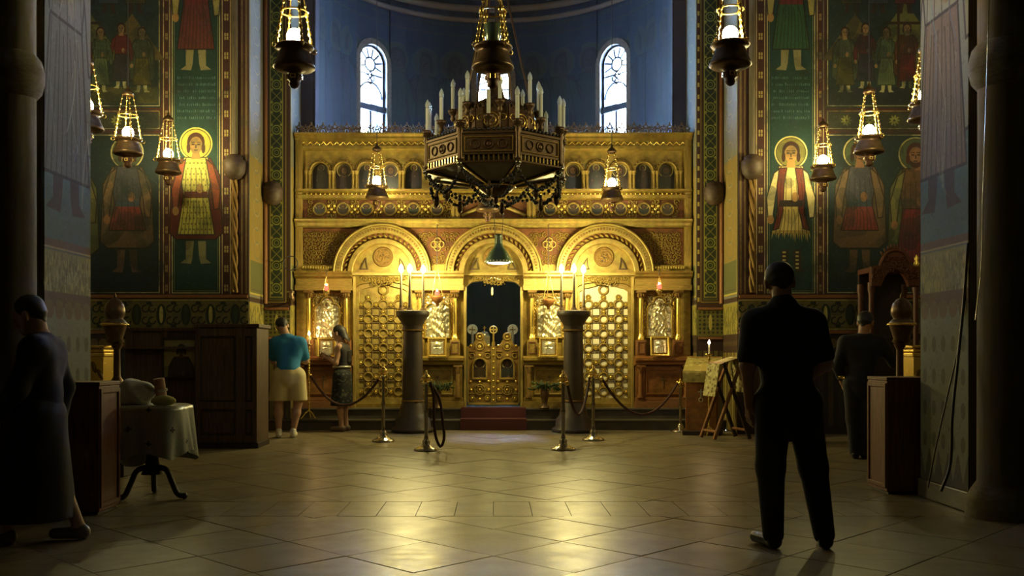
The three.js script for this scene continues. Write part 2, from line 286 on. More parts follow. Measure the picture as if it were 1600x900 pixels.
// ---- frescoed east walls left and right of the screen
const GROUND = '#14302b', BORDER = '#3a1c16', PALE = '#b0a070';
function wallPainting(side) {
  const k = 240, W = 3.9, Hh = 8.4;
  return canvasTex(W * k, Hh * k, (c, w, h) => {
    const X = (m) => (side > 0 ? m : W - m) * k, Y = (m) => h - m * k;
    const R = (x0, x1, y0, y1, f) => { c.fillStyle = f; c.fillRect(min(X(x0), X(x1)), Y(y1), abs(x1 - x0) * k, (y1 - y0) * k); };
    const O = (x0, x1, y0, y1, f, t = 0.012) => { c.strokeStyle = f; c.lineWidth = t * k; c.strokeRect(min(X(x0), X(x1)), Y(y1), abs(x1 - x0) * k, (y1 - y0) * k); };
    R(0, W, 0, Hh, BORDER);
    // draped dado, floral band
    R(0, W, 0, 1.5, '#2a211a');
    for (let i = 0; i < 26; i++) { R(i * 0.15, i * 0.15 + 0.075, 0.12, 1.3, i % 2 ? '#4a3d24' : '#3a3020'); c.fillStyle = '#6b5a34'; c.beginPath(); c.arc(X(i * 0.15 + 0.075), Y(1.36), 0.07 * k, 0, 7); c.fill(); }
    R(0, W, 1.56, 2.02, '#5a5326'); O(0.02, W - 0.02, 1.57, 2.01, '#8f8348', 0.02);
    for (let i = 0; i < 11; i++) {
      const x = X(0.2 + i * 0.37), y = Y(1.79);
      c.fillStyle = '#1c2412'; c.beginPath(); c.ellipse(x, y, 0.075 * k, 0.16 * k, 0, 0, 7); c.fill();
      c.fillStyle = i % 2 ? '#a4984e' : '#26331c'; c.beginPath(); c.ellipse(x, y, 0.03 * k, 0.13 * k, 0, 0, 7); c.fill();
      c.strokeStyle = '#161b0e'; c.lineWidth = 0.022 * k;
      for (const s of [-1, 1]) for (const t of [-1, 1]) { c.beginPath(); c.arc(x + s * 0.135 * k, y + t * 0.09 * k, 0.05 * k, 0, 5); c.stroke(); c.beginPath(); c.arc(x + s * 0.17 * k, y + t * 0.17 * k, 0.028 * k, 0, 7); c.fillStyle = '#161b0e'; c.fill(); }
    }
    // inner frame lines, twisted band, chequered strips
    R(0.02, 0.05, 2.1, Hh, '#6b5a34'); R(0.09, 0.11, 2.1, Hh, '#7a6a3c');
    for (const [a, b] of [[0.28, 0.39], [1.19, 1.27]]) {
      R(a - 0.012, a, 2.1, Hh, PALE); R(b, b + 0.012, 2.1, Hh, PALE);
      for (let y = 2.14; y < Hh; y += 0.29) { R(a + 0.025, b - 0.025, y, y + 0.1, '#9a8c52'); R((a + b) / 2 - 0.005, (a + b) / 2 + 0.005, y, y + 0.1, BORDER); R(a + 0.025, b - 0.025, y + 0.045, y + 0.053, BORDER); }
    }
    // standing saint panel
    R(0.42, 1.16, 2.1, Hh, GROUND); O(0.435, 1.145, 2.115, Hh + 0.4, PALE, 0.014); O(0.465, 1.115, 2.145, Hh + 0.4, '#8f8150', 0.006);
    const lookA = side > 0
      ? { halo: '#6a6430', haloEdge: '#c0b070', skin: '#94703e', hair: '#2e160e', robe: '#b4a468', sleeve: '#b8aa74', vest: '#5c2418', lower: '#b8a45c', fringe: '#96803c', hem: 5.6, boot: '#2a2018', lacing: '#b0a060', belt: '#241a14' }
      : { halo: '#a8983c', haloEdge: '#b8aa50', skin: '#7c6034', hair: '#3a1f12', robe: '#8f8a44', sleeve: '#6a3018', cloak: '#4a1c16', lower: '#97923f', dots: 'rgba(60,60,20,0.6)', hem: 6.2, boot: '#6f6c4a', belt: '#4a2018' };
    saint(c, X(0.79), Y(side > 0 ? 2.42 : 2.55), 1.95 * k, lookA);
    // inscription: rows of illegible lettering worn to dashes
    for (let r = 0; r < 7; r++) for (let i = 0; i < 20; i++) if (rnd() < 0.86) R(0.5 + i * 0.029, 0.5 + i * 0.029 + rr(0.006, 0.02), 4.72 + r * 0.1, 4.72 + r * 0.1 + rr(0.025, 0.045), '#3e5a58');
    saint(c, X(0.79), Y(5.45), 1.95 * k, { halo: '#6a6430', skin: '#94703e', hair: '#2e160e', robe: side > 0 ? '#2c4c2c' : '#54261f', sleeve: '#8a8246', lower: side > 0 ? '#24462a' : '#54261f', belt: '#582018', boot: '#77704c', hem: 6.7 });
    // two-saint panel and the scene above
    R(1.32, W, 2.1, 4.5, '#101f22'); O(1.34, W + 1, 2.12, 4.48, PALE, 0.012);
    R(1.32, W, 4.56, 4.82, '#2b2c22'); O(1.34, W + 1, 4.58, 4.84, '#8f8150', 0.01); R(1.32, W, 4.89, Hh, '#1b2a28'); O(1.34, W + 1, 4.92, Hh + 1, PALE, 0.012);
    for (let i = 0; i < 8; i++) { c.fillStyle = '#6a6a34'; for (let a = 0; a < 9; a++) { c.beginPath(); c.ellipse(X(1.62 + i * 0.36) + cos(a * 0.7) * 0.05 * k, Y(4.7) + sin(a * 0.7) * 0.05 * k, 0.035 * k, 0.014 * k, a * 0.7, 0, 7); c.fill(); } }
    saint(c, X(1.82), Y(2.42), 1.95 * k, { halo: '#3a4430', haloEdge: '#9a9060', skin: '#6a4a30', hair: '#2e1a12', robe: '#33323a', sleeve: '#54422e', cloak: '#4a3a28', lower: '#5a2420', belt: '#26323e', hem: 5.4, boot: '#4a3a2a' });
    saint(c, X(2.66), Y(2.30), 2.05 * k, { halo: '#3a4430', haloEdge: '#8a8050', skin: '#6a4a30', hair: '#3a1712', robe: '#4a3322', sleeve: '#54512e', cloak: '#3e4326', lower: '#561a1c', hem: 7.0, boot: '#3a2a20', beard: true });
    saint(c, X(3.45), Y(2.30), 2.05 * k, { halo: '#3a4430', skin: '#6a4a30', hair: '#3a1712', robe: '#40422a', cloak: '#2c3a4c', hem: 7.0 });
    // scene: ground, hills, a small crowd
    for (const [x, y, s, f] of [[1.75, 6.3, 0.5, '#4e4426'], [2.5, 6.5, 0.6, '#56582e'], [3.2, 6.2, 0.6, '#4a4024']]) { c.fillStyle = f; c.beginPath(); c.moveTo(X(x - s), Y(5.6)); c.lineTo(X(x), Y(y)); c.lineTo(X(x + s), Y(5.6)); c.fill(); }
    R(1.36, W, 4.95, 5.2, side > 0 ? '#1c2024' : '#3c3a1e');
    const crowd = [['#4a441e', '#37402e'], ['#26252e', '#4a1a1c'], ['#4a5a40', '#3a4a38'], ['#561c1a', '#4a2a1a'], ['#3a3a1e', '#52502a'], ['#5a561f', '#4a1a18'], ['#3a3a20', '#2a3040']];
    crowd.forEach(([lo, ro], i) => saint(c, X(1.6 + i * 0.31), Y(5.12 + (i % 2) * 0.06), 0.98 * k, { skin: '#7a6040', hair: '#2a1a12', robe: ro, lower: lo, cloak: i % 3 ? null : ro, hem: 7.1, boot: '#8a8660' }));
    R(2.38, 2.42, 5.2, 6.6, '#2c1a12'); R(2.2, 2.78, 6.14, 6.18, '#2c1a12');
    for (let i = 0; i < 6; i++) saint(c, X(1.7 + i * 0.4), Y(6.3), 1.2 * k, { halo: '#56522c', skin: '#7a6040', hair: '#2a1a12', robe: ['#3c3a20', '#2c3a48', '#4a2020'][i % 3], hem: 7.0 });
    // flaked and sooty patches
    for (let i = 0; i < 900; i++) { c.globalAlpha = rr(0.05, 0.2); c.fillStyle = ['#0c1412', '#1a1612', '#23342e', '#2a2a20', '#101a1c'][i % 5]; c.beginPath(); c.ellipse(rnd() * w, rnd() * h, rr(4, 26), rr(4, 40), rnd() * 3, 0, 7); c.fill(); }
    for (let i = 0; i < 260; i++) { c.globalAlpha = rr(0.15, 0.32); c.fillStyle = ['#0c1412', '#161a18', '#101a1c'][i % 3]; c.beginPath(); c.ellipse(X(rr(1.3, W)), Y(rr(2.1, 8)), rr(10, 40), rr(14, 60), rnd() * 3, 0, 7); c.fill(); }
    c.globalAlpha = 1; speckle(c, w, h, 16000, 0.13);
  });
}
function stripPainting(bands) {                                  // ornament of roundels and crosses for the inner piers, 0.42 m wide, 8.4 m tall
  const k = 200, W = 0.43, Hh = 8.4;
  return canvasTex(W * k, Hh * k, (c, w, h) => {
    const Y = (m) => h - m * k;
    c.fillStyle = '#3a2213'; c.fillRect(0, 0, w, h);
    c.fillStyle = '#4a4a1c'; c.fillRect(0.1 * k, 0, 0.23 * k, Y(2.05)); c.fillStyle = '#26301c'; c.fillRect(0.12 * k, 0, 0.19 * k, Y(2.08));
    c.strokeStyle = '#9a8c3e'; c.lineWidth = 2; c.strokeRect(0.065 * k, -9, 0.30 * k, Y(1.98)); c.strokeRect(0.12 * k, -9, 0.19 * k, Y(2.06));
    for (let i = 0; i < 18; i++) {
      const y = Y(2.25 + i * 0.36), x = 0.215 * k;
      c.strokeStyle = '#82832f'; c.lineWidth = 4; c.beginPath(); c.arc(x, y, 0.07 * k, 0, 7); c.stroke(); c.lineWidth = 2; c.beginPath(); c.arc(x, y, 0.035 * k, 0, 7); c.stroke();
      c.lineWidth = 3; c.strokeStyle = '#6f6a2a'; for (const s of [-1, 1]) { c.beginPath(); c.moveTo(x - s * 0.08 * k, y - 0.1 * k); c.lineTo(x + s * 0.08 * k, y - 0.26 * k); c.stroke(); }
      c.fillStyle = '#8a8434'; for (const s of [-1, 1]) for (const t of [-1, 1]) { c.beginPath(); c.arc(x + s * 0.075 * k, y + t * 0.08 * k, 4, 0, 7); c.fill(); }
    }
    for (let i = 0; i < 44; i++) { c.fillStyle = '#a39440'; c.fillRect(0.008 * k, Y(2.1 + i * 0.19), 0.035 * k, 0.07 * k); }
    c.fillStyle = '#5e5a20'; c.fillRect(0, Y(1.9), w, 0.42 * k); c.fillStyle = '#23240e';
    for (let i = 0; i < 6; i++) for (let j = 0; j < 6; j++) { c.beginPath(); c.arc((0.05 + i * 0.07) * k, Y(1.54 + j * 0.064), 3.4 + ((i * j) % 3), 0, 7); c.fill(); }
    c.fillStyle = '#a89a48'; c.beginPath(); c.ellipse(0.215 * k, Y(1.7), 6, 0.13 * k, 0, 0, 7); c.fill();
    c.fillStyle = '#2c1812'; c.fillRect(0, Y(1.47), w, 1.5 * k);
    for (let i = 0; i < 5; i++) { c.fillStyle = i % 2 ? '#5c5424' : '#453c1c'; c.fillRect((0.02 + i * 0.085) * k, Y(1.25), 0.06 * k, 1.2 * k); }
    speckle(c, w, h, 900);
  });
}
function revealPainting(w0) {                                    // plain painted reveal: pale grey-blue above, ochre border, figures of foliage
  const k = 200, Hh = 8.4;
  return canvasTex(floor(w0 * k), Hh * k, (c, w, h) => {
    const Y = (m) => h - m * k;
    c.fillStyle = '#6a6a5c'; c.fillRect(0, 0, w, h);
    c.fillStyle = '#7d6a30'; c.fillRect(6, Y(4.2), w - 12, 2.1 * k);
    c.fillStyle = '#54562e'; c.fillRect(6, Y(2.62), w - 12, 0.5 * k);
    c.strokeStyle = '#a89a48'; c.lineWidth = 5; c.strokeRect(5, -8, w - 10, Y(2.08)); c.strokeStyle = '#4a4230'; c.lineWidth = 3; c.strokeRect(12, -8, w - 24, Y(2.14));
    for (let i = 0; i < 26; i++) { c.strokeStyle = i % 2 ? '#8d8058' : '#5d6058'; c.lineWidth = 3; c.beginPath(); c.ellipse(w / 2 + rr(-8, 8), Y(2.8 + i * 0.22), w * 0.22, 0.13 * k, 0, 0, 7); c.stroke(); }
    c.fillStyle = '#847a30'; c.fillRect(0, Y(1.98), w, 0.48 * k); c.fillStyle = '#54501e'; for (let i = 0; i < 90; i++) c.fillRect(rnd() * w, Y(1.95 - rnd() * 0.42), 5, 16);
    c.fillStyle = '#35200f'; c.fillRect(0, Y(2.06), w, 0.07 * k); c.fillRect(0, Y(1.5), w, 1.6 * k);
    for (let i = 0; i * 22 < w; i++) { c.fillStyle = i % 2 ? '#8a7a2e' : '#6a5a22'; c.fillRect(i * 22, Y(1.22), 16, 1.2 * k); c.fillStyle = '#4a3a16'; c.beginPath(); c.arc(i * 22 + 8, Y(1.36), 8, 0, 7); c.fill(); }
    speckle(c, w, h, 1200);
  });
}
const skin = (w, h, tex, rough = 0.85) => { const m = new THREE.MeshStandardMaterial({ map: tex, roughness: rough }); return m; };
const strip = stripPainting(), revealA = revealPainting(0.88), revealB = revealPainting(0.78);
function paintedFace(name, w, h, tex, parent, x, y, z, ry) {     // a coat of paint on thin plaster
  const g = new THREE.BoxGeometry(w, h, 0.012), uv = g.attributes.uv, n = g.attributes.normal, p = g.attributes.position;
  for (let i = 0; i < p.count; i++) uv.setXY(i, p.getX(i) / w + 0.5, p.getY(i) / h + 0.5);
  const m = mesh(name, g, skin(w, h, tex), parent); m.position.set(x, y, z); m.rotation.y = ry; return m;
}
const knobShape = [[0.04, -0.2], [0.10, -0.17], [0.15, -0.1], [0.165, 0], [0.165, 0.08], [0.12, 0.11], [0.13, 0.14], [0.08, 0.17]];
for (const side of [-1, 1]) {
  const word = side < 0 ? 'left' : 'right';
  const a = side * X_REVEAL, b = side * 7.6;
  const w = structure(`wall_east_${word}`, bb(a, b, 0, TOP, -D_PIER - 0.4, -D_WALL + 0.012 - 0.012), M.plaster, null, `dark green frescoed wall with saints, ${word} of the screen`, 'wall');
  paintedFace('fresco', 3.9, 8.4, wallPainting(side), w, side * (X_REVEAL + 1.95), 4.2, -D_WALL + 0.004, 0);
  paintedFace('fresco', 0.88, 8.4, revealA, w, side * (X_REVEAL - 0.004), 4.2, -(D_WALL + D_PIER) / 2, -side * PI / 2);
  // raised fillets that frame the painted fields
  mesh('moulding', [bb(side * 3.68, side * 7.57, 2.035, 2.085, -D_WALL, -D_WALL + 0.04, 0.008), bb(side * 3.68, side * 7.57, 1.50, 1.55, -D_WALL, -D_WALL + 0.04, 0.008)], M.goldBrown, w);
  // engaged colonette, twisted below its knob
  const cx = side * (X_REVEAL + 0.2), twist = [];
  for (let k = 0; k < 3; k++) { const pts = []; for (let i = 0; i <= 60; i++) { const t = i / 60, q = t * 14 + k * 2 * PI / 3; pts.push(V(cx + cos(q) * 0.03, 2.12 + t * 1.75, -D_WALL + 0.045 + sin(q) * 0.03)); } twist.push(tube(pts, 0.024, 90, 5)); }
  mesh('twisted_colonette', twist, M.goldAged, w);
  mesh('upper_colonette', cyl(0.05, 0.05, 4.2, cx, 4.1, -D_WALL + 0.04, 12), M.plaster, w);
  mesh('colonette_knob', put(lathe(knobShape), cx, 4.0, -D_WALL + 0.06), M.knob, w);
  // inner pier with ornament
  const p = structure(`pier_inner_${word}`, bb(side * X_INNER, side * (X_REVEAL + 0.3), 0, TOP, -D_APSE - 0.3, -D_PIER), M.plaster, null, `ornamented pier at the ${word} end of the gilded screen`, 'pier');
  paintedFace('ornament_panel', 0.43, 8.4, strip, p, side * (X_INNER + 0.215), 4.2, -D_PIER + 0.004, 0);
  paintedFace('ornament_panel', 0.78, 8.4, revealB, p, side * (X_INNER - 0.004), 4.2, -(D_APSE + D_PIER) / 2, -side * PI / 2);
  mesh('moulding', [bb(side * (X_INNER + 0.02), side * (X_REVEAL - 0.02), 1.9, 1.94, -D_PIER, -D_PIER + 0.035, 0.008), bb(side * (X_INNER + 0.02), side * (X_REVEAL - 0.02), 1.43, 1.47, -D_PIER, -D_PIER + 0.035, 0.008)], M.goldBrown, p);
  mesh('colonette', cyl(0.035, 0.035, 8, side * (X_INNER + 0.39), 2, -D_PIER + 0.03, 10), M.goldBrown, p);
  mesh('colonette_knob', put(lathe(knobShape), side * (X_INNER + 0.27), 3.76, -D_PIER + 0.05), M.knob, p);
  // side wall of the crossing
  structure(`wall_${word}`, bb(side * 7.6, side * 7.9, -0.3, TOP, -15.7, 4.2), M.plaster, null, `plain side wall on the ${word}`, 'wall');
}
structure('wall_back', bb(-7.9, 7.9, -0.3, TOP, 4.0, 4.3), M.plaster, null, 'plain wall at the entrance end', 'wall');
// ---- ceiling with a drum of windows over the crossing: the cool light on the candles, piers and cloth falls from there
const D_DRUM = 9.6, R_DRUM = 3.0;
{
  const s = rectShape(-7.9, 7.9, -4.3, 20.2), hole = new THREE.Path(); hole.absarc(0, D_DRUM, R_DRUM, 0, 2 * PI, true); s.holes.push(hole);
  const ceiling = structure('ceiling', extrude(s, 0.3, 0, 32).rotateX(-PI / 2).translate(0, TOP, 0), M.plaster, null, 'ceiling high above the nave with a windowed drum', 'ceiling');
  const geos = []; for (let i = 0; i < 16; i++) {
    const w = 2 * R_DRUM * Math.tan(PI / 16) + 0.002, f = rectShape(-w / 2, w / 2, 0, 3.6);
    if (i % 2) f.holes.push(new THREE.Path(archShape(0.32, 1.0).getPoints(10).map((q) => new THREE.Vector2(q.x, q.y + 0.7))));
    geos.push(extrude(f, 0.4).translate(0, 0, R_DRUM).rotateY(i * PI / 8).translate(0, TOP, -D_DRUM));
  }
  mesh('drum_wall', geos, M.plaster, ceiling);
  for (let i = 1; i < 16; i += 2) mesh('drum_window_pane', new THREE.ShapeGeometry(archShape(0.31, 0.99), 10).translate(0, 0.7, R_DRUM + 0.2).rotateY(i * PI / 8).translate(0, TOP, -D_DRUM), M.glass, ceiling);
  mesh('dome', new THREE.SphereGeometry(R_DRUM + 0.4, 36, 12, 0, 2 * PI, 0, PI / 2).translate(0, TOP + 3.55, -D_DRUM), M.plaster, ceiling);
}

// ---- foreground piers with engaged columns
function pierPainting(side) {
  const k = 220, W = 0.84, Hh = 6.5;
  return canvasTex(floor(W * k), floor(Hh * k), (c, w, h) => {
    const Y = (m) => h - m * k;
    c.fillStyle = '#454a3e'; c.fillRect(0, 0, w, h);
    c.fillStyle = '#3c4c46'; c.fillRect(0, Y(3.6), w, 1.5 * k);
    saint(c, w * 0.45, Y(2.35), 3.0 * k, side > 0 ? { skin: '#6e604a', hair: '#4a443c', robe: '#6e6a5a', sleeve: '#77735f', cloak: '#6a6856', lower: '#5e4c3c', hem: 7.2, beard: true } : { skin: '#5a5142', hair: '#3a342c', robe: '#4c4a42', cloak: '#46483e', lower: '#46443a', hem: 7.2 });
    for (let i = 0; i < 26; i++) { c.strokeStyle = ['#8a8a78', '#5a6a58', '#857a5a', '#4e5668'][i % 4]; c.lineWidth = rr(2, 7); c.globalAlpha = 0.4; const x = rnd() * w, y = Y(rr(3.0, 6.3)); c.beginPath(); c.moveTo(x, y); c.quadraticCurveTo(x + rr(-30, 30), y + 60, x + rr(-40, 40), y + 140); c.stroke(); } c.globalAlpha = 1;
    c.fillStyle = '#4a3424'; c.fillRect(0, Y(2.12), w, 0.07 * k); c.fillStyle = '#8a7a50'; c.fillRect(0, Y(2.06), w, 3);
    c.fillStyle = '#6c653a'; c.fillRect(0, Y(2.03), w, 0.33 * k); for (let i = 0; i < 240; i++) { c.fillStyle = i % 2 ? '#4a4826' : '#8a824e'; c.fillRect(rnd() * w, Y(2.02 - rnd() * 0.3), 3, 12); }
    c.fillStyle = '#4e3a2a'; c.fillRect(0, Y(1.7), w, 0.12 * k);
    c.fillStyle = '#62644e'; c.fillRect(0, Y(1.58), w, 1.2 * k);
    for (let i = 0; i < 5; i++) { c.fillStyle = '#5a4a30'; c.beginPath(); c.arc((i + 0.5) * w / 5, Y(1.56), w / 11, 0, 7); c.fill(); for (let j = 0; j < 4; j++) { c.fillStyle = '#44442f'; c.beginPath(); c.ellipse((i + 0.5) * w / 5, Y(1.28 - j * 0.26), w / 22, w / 13, 0, 0, 7); c.fill(); } }
    c.fillStyle = '#3c3a30'; c.fillRect(0, Y(0.42), w, 0.42 * k); for (let i = 0; i < 6; i++) { c.fillStyle = '#62644e'; c.beginPath(); c.moveTo(i * w / 5, Y(0.44)); c.lineTo((i + 1) * w / 5, Y(0.44)); c.lineTo((i + 0.5) * w / 5, Y(0.2)); c.fill(); }
    speckle(c, w, h, 2600, 0.14);
  });
}
const pierSpec = { left: [-3.53, 7.53, 8.39], right: [3.6, 7.26, 8.07] };
for (const [word, [x, d0, d1]] of Object.entries(pierSpec)) {
  const s = Math.sign(x);
  const p = structure(`pier_nave_${word}`, bb(x, s * 7.6, 0, TOP, -d1, -d0), M.plaster, null, `heavy unlit nave pier framing the ${word} of the view`, 'pier');
  paintedFace('fresco', d1 - d0, 6.5, pierPainting(s), p, x - s * 0.003, 3.25, -(d0 + d1) / 2, -s * PI / 2);
  mesh('plinth', bb(x - s * 0.03, s * 5.0, 0, 0.16, -d1 - 0.02, -d0 + 0.03, 0.015), M.stepStone, p);
  const cx = x + s * 0.06, cz = -d0 + 0.2;
  mesh('engaged_column', put(lathe([[0.25, 0], [0.25, 0.12], [0.21, 0.2], [0.17, 0.26], [0.165, 3.1], [0.165, 9], [0.165, TOP]], 20), cx + s * 0.08, 0, cz), M.plaster, p);
  mesh('column_annulet', put(lathe([[0.165, -0.17], [0.205, -0.12], [0.225, -0.03], [0.225, 0.04], [0.205, 0.12], [0.165, 0.17]], 24), cx + s * 0.08, 3.32, cz), M.plaster, p);
  const beadCol = []; for (let i = 0; i < 40; i++) beadCol.push(ball(0.028, x + s * 0.42, 0.4 + i * 0.075, -d0 + 0.04, 8, 6));
  const bc = mesh('beaded_moulding', beadCol, M.plaster, p); bc.userData.kind = 'stuff';
}
// ---- apse: curved wall in facets, three windows, cornice and half dome
const apseTex = canvasTex(1900, 900, (c, w, h) => {
  c.fillStyle = '#222a33'; c.fillRect(0, 0, w, h);
  const band = ['#24302a', '#2e2429', '#262d38', '#2a2e24'];
  for (let i = 0; i < 12; i++) { c.globalAlpha = 0.7; saint(c, (i + 0.5) * w / 12, h * 0.95, h * 0.62, { halo: '#2e302e', haloEdge: '#343936', skin: '#322e2a', hair: '#201c1d', robe: band[i % 4], cloak: band[(i + 1) % 4], hem: 7.2 }); }
  c.globalAlpha = 1;
  c.fillStyle = '#332f2a'; c.fillRect(0, h * 0.22, w, 8); c.fillRect(0, h * 0.13, w, 14); c.fillStyle = '#25222a'; c.fillRect(0, 0, w, h * 0.12);
  for (let i = 0; i < 120; i++) { c.fillStyle = i % 2 ? '#273030' : '#33312d'; c.beginPath(); c.arc((i + 0.5) * w / 120, h * 0.175, 7, 0, 7); c.fill(); }
  for (let i = 0; i < 420; i++) { c.globalAlpha = 0.16; c.fillStyle = ['#1c3232', '#32222b', '#181f29', '#343d40', '#3d322a'][i % 5]; c.beginPath(); c.ellipse(rnd() * w, rnd() * h, rr(6, 34), rr(14, 60), 0, 0, 7); c.fill(); }
  c.globalAlpha = 1; speckle(c, w, h, 9000);
});
const apseMat = new THREE.MeshStandardMaterial({ map: apseTex, roughness: 0.7 });
const A_WIN = 49, HALF = 8, W_H0 = 4.85, W_H1 = 7.02, W_W = 0.66;
{
  const cuts = [-90, -84, -78, -72, -66, -61.5, -57, -41, -34.5, -28, -21.5, -15, -8, 8, 15, 21.5, 28, 34.5, 41, 57, 61.5, 66, 72, 78, 84, 90], geos = [];
  const isWin = (m) => abs(m) < 1 || abs(abs(m) - A_WIN) < 1;
  for (let i = 0; i + 1 < cuts.length; i++) {
    const m = (cuts[i] + cuts[i + 1]) / 2, w = 2 * R_APSE * Math.tan((cuts[i + 1] - cuts[i]) / 2 * PI / 180) + 0.002;
    const s = rectShape(-w / 2, w / 2, 0, 8.3);
    if (isWin(m)) { const hole = archShape(W_W, W_H1 - W_H0); const pts = hole.getPoints(14).map((p) => new THREE.Vector2(p.x, p.y + W_H0)); s.holes.push(new THREE.Path(pts)); }
    const g = plain(extrude(s, 0.45)), uv = g.attributes.uv, p = g.attributes.position;
    for (let k = 0; k < p.count; k++) uv.setXY(k, (m + 90) / 180 + p.getX(k) / (PI * R_APSE), (p.getY(k) - 4.4) / 4.0);
    // the wall grows outwards: turn so that local z points away from the axis
    g.translate(0, 0, R_APSE).rotateY(PI - m * PI / 180); geos.push(g);
  }
  const apse = structure('wall_apse', merge(geos).translate(0, 0, -D_APSE), apseMat, null, 'curved blue frescoed apse wall behind the screen', 'wall');
  apse.material.side = THREE.DoubleSide;
  // front of the apse: shoulders and arch
  const s = rectShape(-X_REVEAL, X_REVEAL, 0, TOP), hole = new THREE.Path(); hole.moveTo(-R_APSE, 0.001); hole.lineTo(R_APSE, 0.001); hole.lineTo(R_APSE, 8.3); hole.absarc(0, 8.3, R_APSE - 0.02, 0, PI, false); hole.lineTo(-R_APSE, 0.001); s.holes.push(hole);
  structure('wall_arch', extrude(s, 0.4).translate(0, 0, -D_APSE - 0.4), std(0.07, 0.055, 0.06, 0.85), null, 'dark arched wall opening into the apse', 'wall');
  structure('apse_half_dome', new THREE.SphereGeometry(R_APSE + 0.05, 40, 16, 0, PI, 0, PI / 2).rotateY(PI).translate(0, 8.28, -D_APSE - 0.02), std(0.12, 0.09, 0.075, 0.85, 0, { map: every(tarnishTex, 0.2), side: THREE.DoubleSide }), apse);
  for (const [y, r, t] of [[7.82, 0.05, 0.05], [8.05, 0.07, 0.07], [8.27, 0.05, 0.05]]) { const arc = new THREE.TorusGeometry(R_APSE - 0.01, t, 6, 48, PI).rotateX(PI / 2).rotateY(PI).translate(0, y, -D_APSE); structure('cornice_ring', arc.rotateX(0), std(0.16, 0.12, 0.09, 0.8), apse); }
  [-A_WIN, 0, A_WIN].forEach((m, i) => {
    const g = new THREE.Group(); g.name = `window_${i + 1}`; g.userData = { kind: 'structure', label: ['round-headed bright apse window with tracery, nearer the left pier', 'round-headed apse window mostly hidden behind the central hanging lamp', 'round-headed bright apse window with petal tracery, nearer the right pier'][i], category: 'window' };
    scene.add(g); g.position.set(sin(m * PI / 180) * R_APSE, W_H0, -D_APSE - cos(m * PI / 180) * R_APSE); g.rotation.y = -m * PI / 180;
    const Hh = W_H1 - W_H0, r = W_W / 2, zz = -0.09;
    mesh('glass_pane', new THREE.ShapeGeometry(archShape(W_W - 0.02, Hh - 0.01), 14).translate(0, 0, zz - 0.01), M.glass, g);
    const fr = archShape(W_W, Hh); fr.holes.push(new THREE.Path(archShape(W_W - 0.07, Hh - 0.07).getPoints(14).map((p) => new THREE.Vector2(p.x, p.y + 0.035))));
    mesh('window_frame', extrude(fr, 0.05).translate(0, 0, zz - 0.02), M.lead, g);
    const tr = 5.84 - W_H0;
    mesh('transom', bb(-r, r, tr - 0.06, tr + 0.06, zz - 0.05, zz + 0.07), M.lead, g);
    mesh('mullion', bb(-0.02, 0.02, 0, tr, zz - 0.02, zz + 0.02), M.lead, g);
    const cy = Hh - r - 0.02;
    mesh('tracery_ring', ring(0.125, 0.019, 0, cy, zz, 24, 5), M.lead, g);
    for (let k = 0; k < 8; k++) { const q = -0.3 + k * (PI + 0.6) / 7; mesh('tracery_bar', rod([cos(q) * 0.125, cy + sin(q) * 0.125, zz], [cos(q) * 0.3, cy + sin(q) * 0.3, zz], 0.015, 0.015, 5), M.lead, g); }
    for (const [a, b] of [[-0.06, 0], [0.06, 0], [0, 0.06], [0, -0.06]]) mesh('tracery_ring', ring(0.05, 0.014, a, cy - 0.26 + b, zz, 14, 5), M.lead, g);
    mesh('tracery_arch', [halfRing(0.262, 0.292, 0.02, 0).translate(0, cy - 0.62, zz), bb(-r, r, cy - 0.205, cy - 0.18, zz - 0.01, zz + 0.01)], M.lead, g);
    // painted arch band round the opening
    const od = archShape(W_W + 0.22, Hh + 0.17); od.holes.push(new THREE.Path(archShape(W_W, Hh).getPoints(14).map((p) => new THREE.Vector2(p.x, p.y + 0.06))));
    mesh('arch_band', extrude(od, 0.03).translate(0, -0.06, 0), std(0.22, 0.18, 0.13, 0.8, 0, { map: every(tarnishTex, 0.3) }), g);
  });
}

// ================================================================ THE GILDED SCREEN
const UNIT = D_SCREEN / FOCAL;                                    // metres per measured unit on the plane of the screen
const BASE_Y = HORIZON + (EYE - SOLEA) / UNIT;                    // the line where the screen meets the solea
const U = (n) => n * UNIT, H = (py) => (BASE_Y - py) * UNIT;
const screenThing = thing('iconostasis', 'gilded carved altar screen with three arches, lattice doors and icons', 'altar screen', [0, SOLEA, -D_SCREEN]);
// small carved scroll, shared by all the ornament fields
const scrollGeo = [1, -1].map((s) => {
  const pts = []; for (let i = 0; i <= 14; i++) { const t = i / 14, q = t * 4.4 * PI / 2, r = 0.046 * (1 - t * 0.82); pts.push(V(s * cos(q) * r, sin(q) * r, 0.004)); }
  return plain(merge([tube(pts, 0.010, 18, 4), put(new THREE.SphereGeometry(0.014, 6, 4), s * 0.05, 0.012, 0.004, 0, 0, s * 0.7, V(1, 0.55, 0.6)), put(new THREE.SphereGeometry(0.014, 6, 4), s * 0.03, -0.042, 0.004, 0, 0, -s * 0.6, V(1, 0.55, 0.6)), ball(0.01, 0, 0, 0.004, 6, 4)]));
});
function scrollField(x0, x1, y0, y1, z, inside, step = 0.072) {
  const out = []; let row = 0;
  for (let y = y0 + step * 0.55; y < y1 - step * 0.4; y += step, row++) for (let x = x0 + step * (0.55 + (row & 1) * 0.2); x < x1 - step * 0.45; x += step) {
    if (inside && !inside(x, y)) continue;
    out.push(put(scrollGeo[floor(rnd() * 2)].clone(), x, y, z, 0, 0, rr(-PI, PI), rr(0.85, 1.1)));
  }
  return out;
}
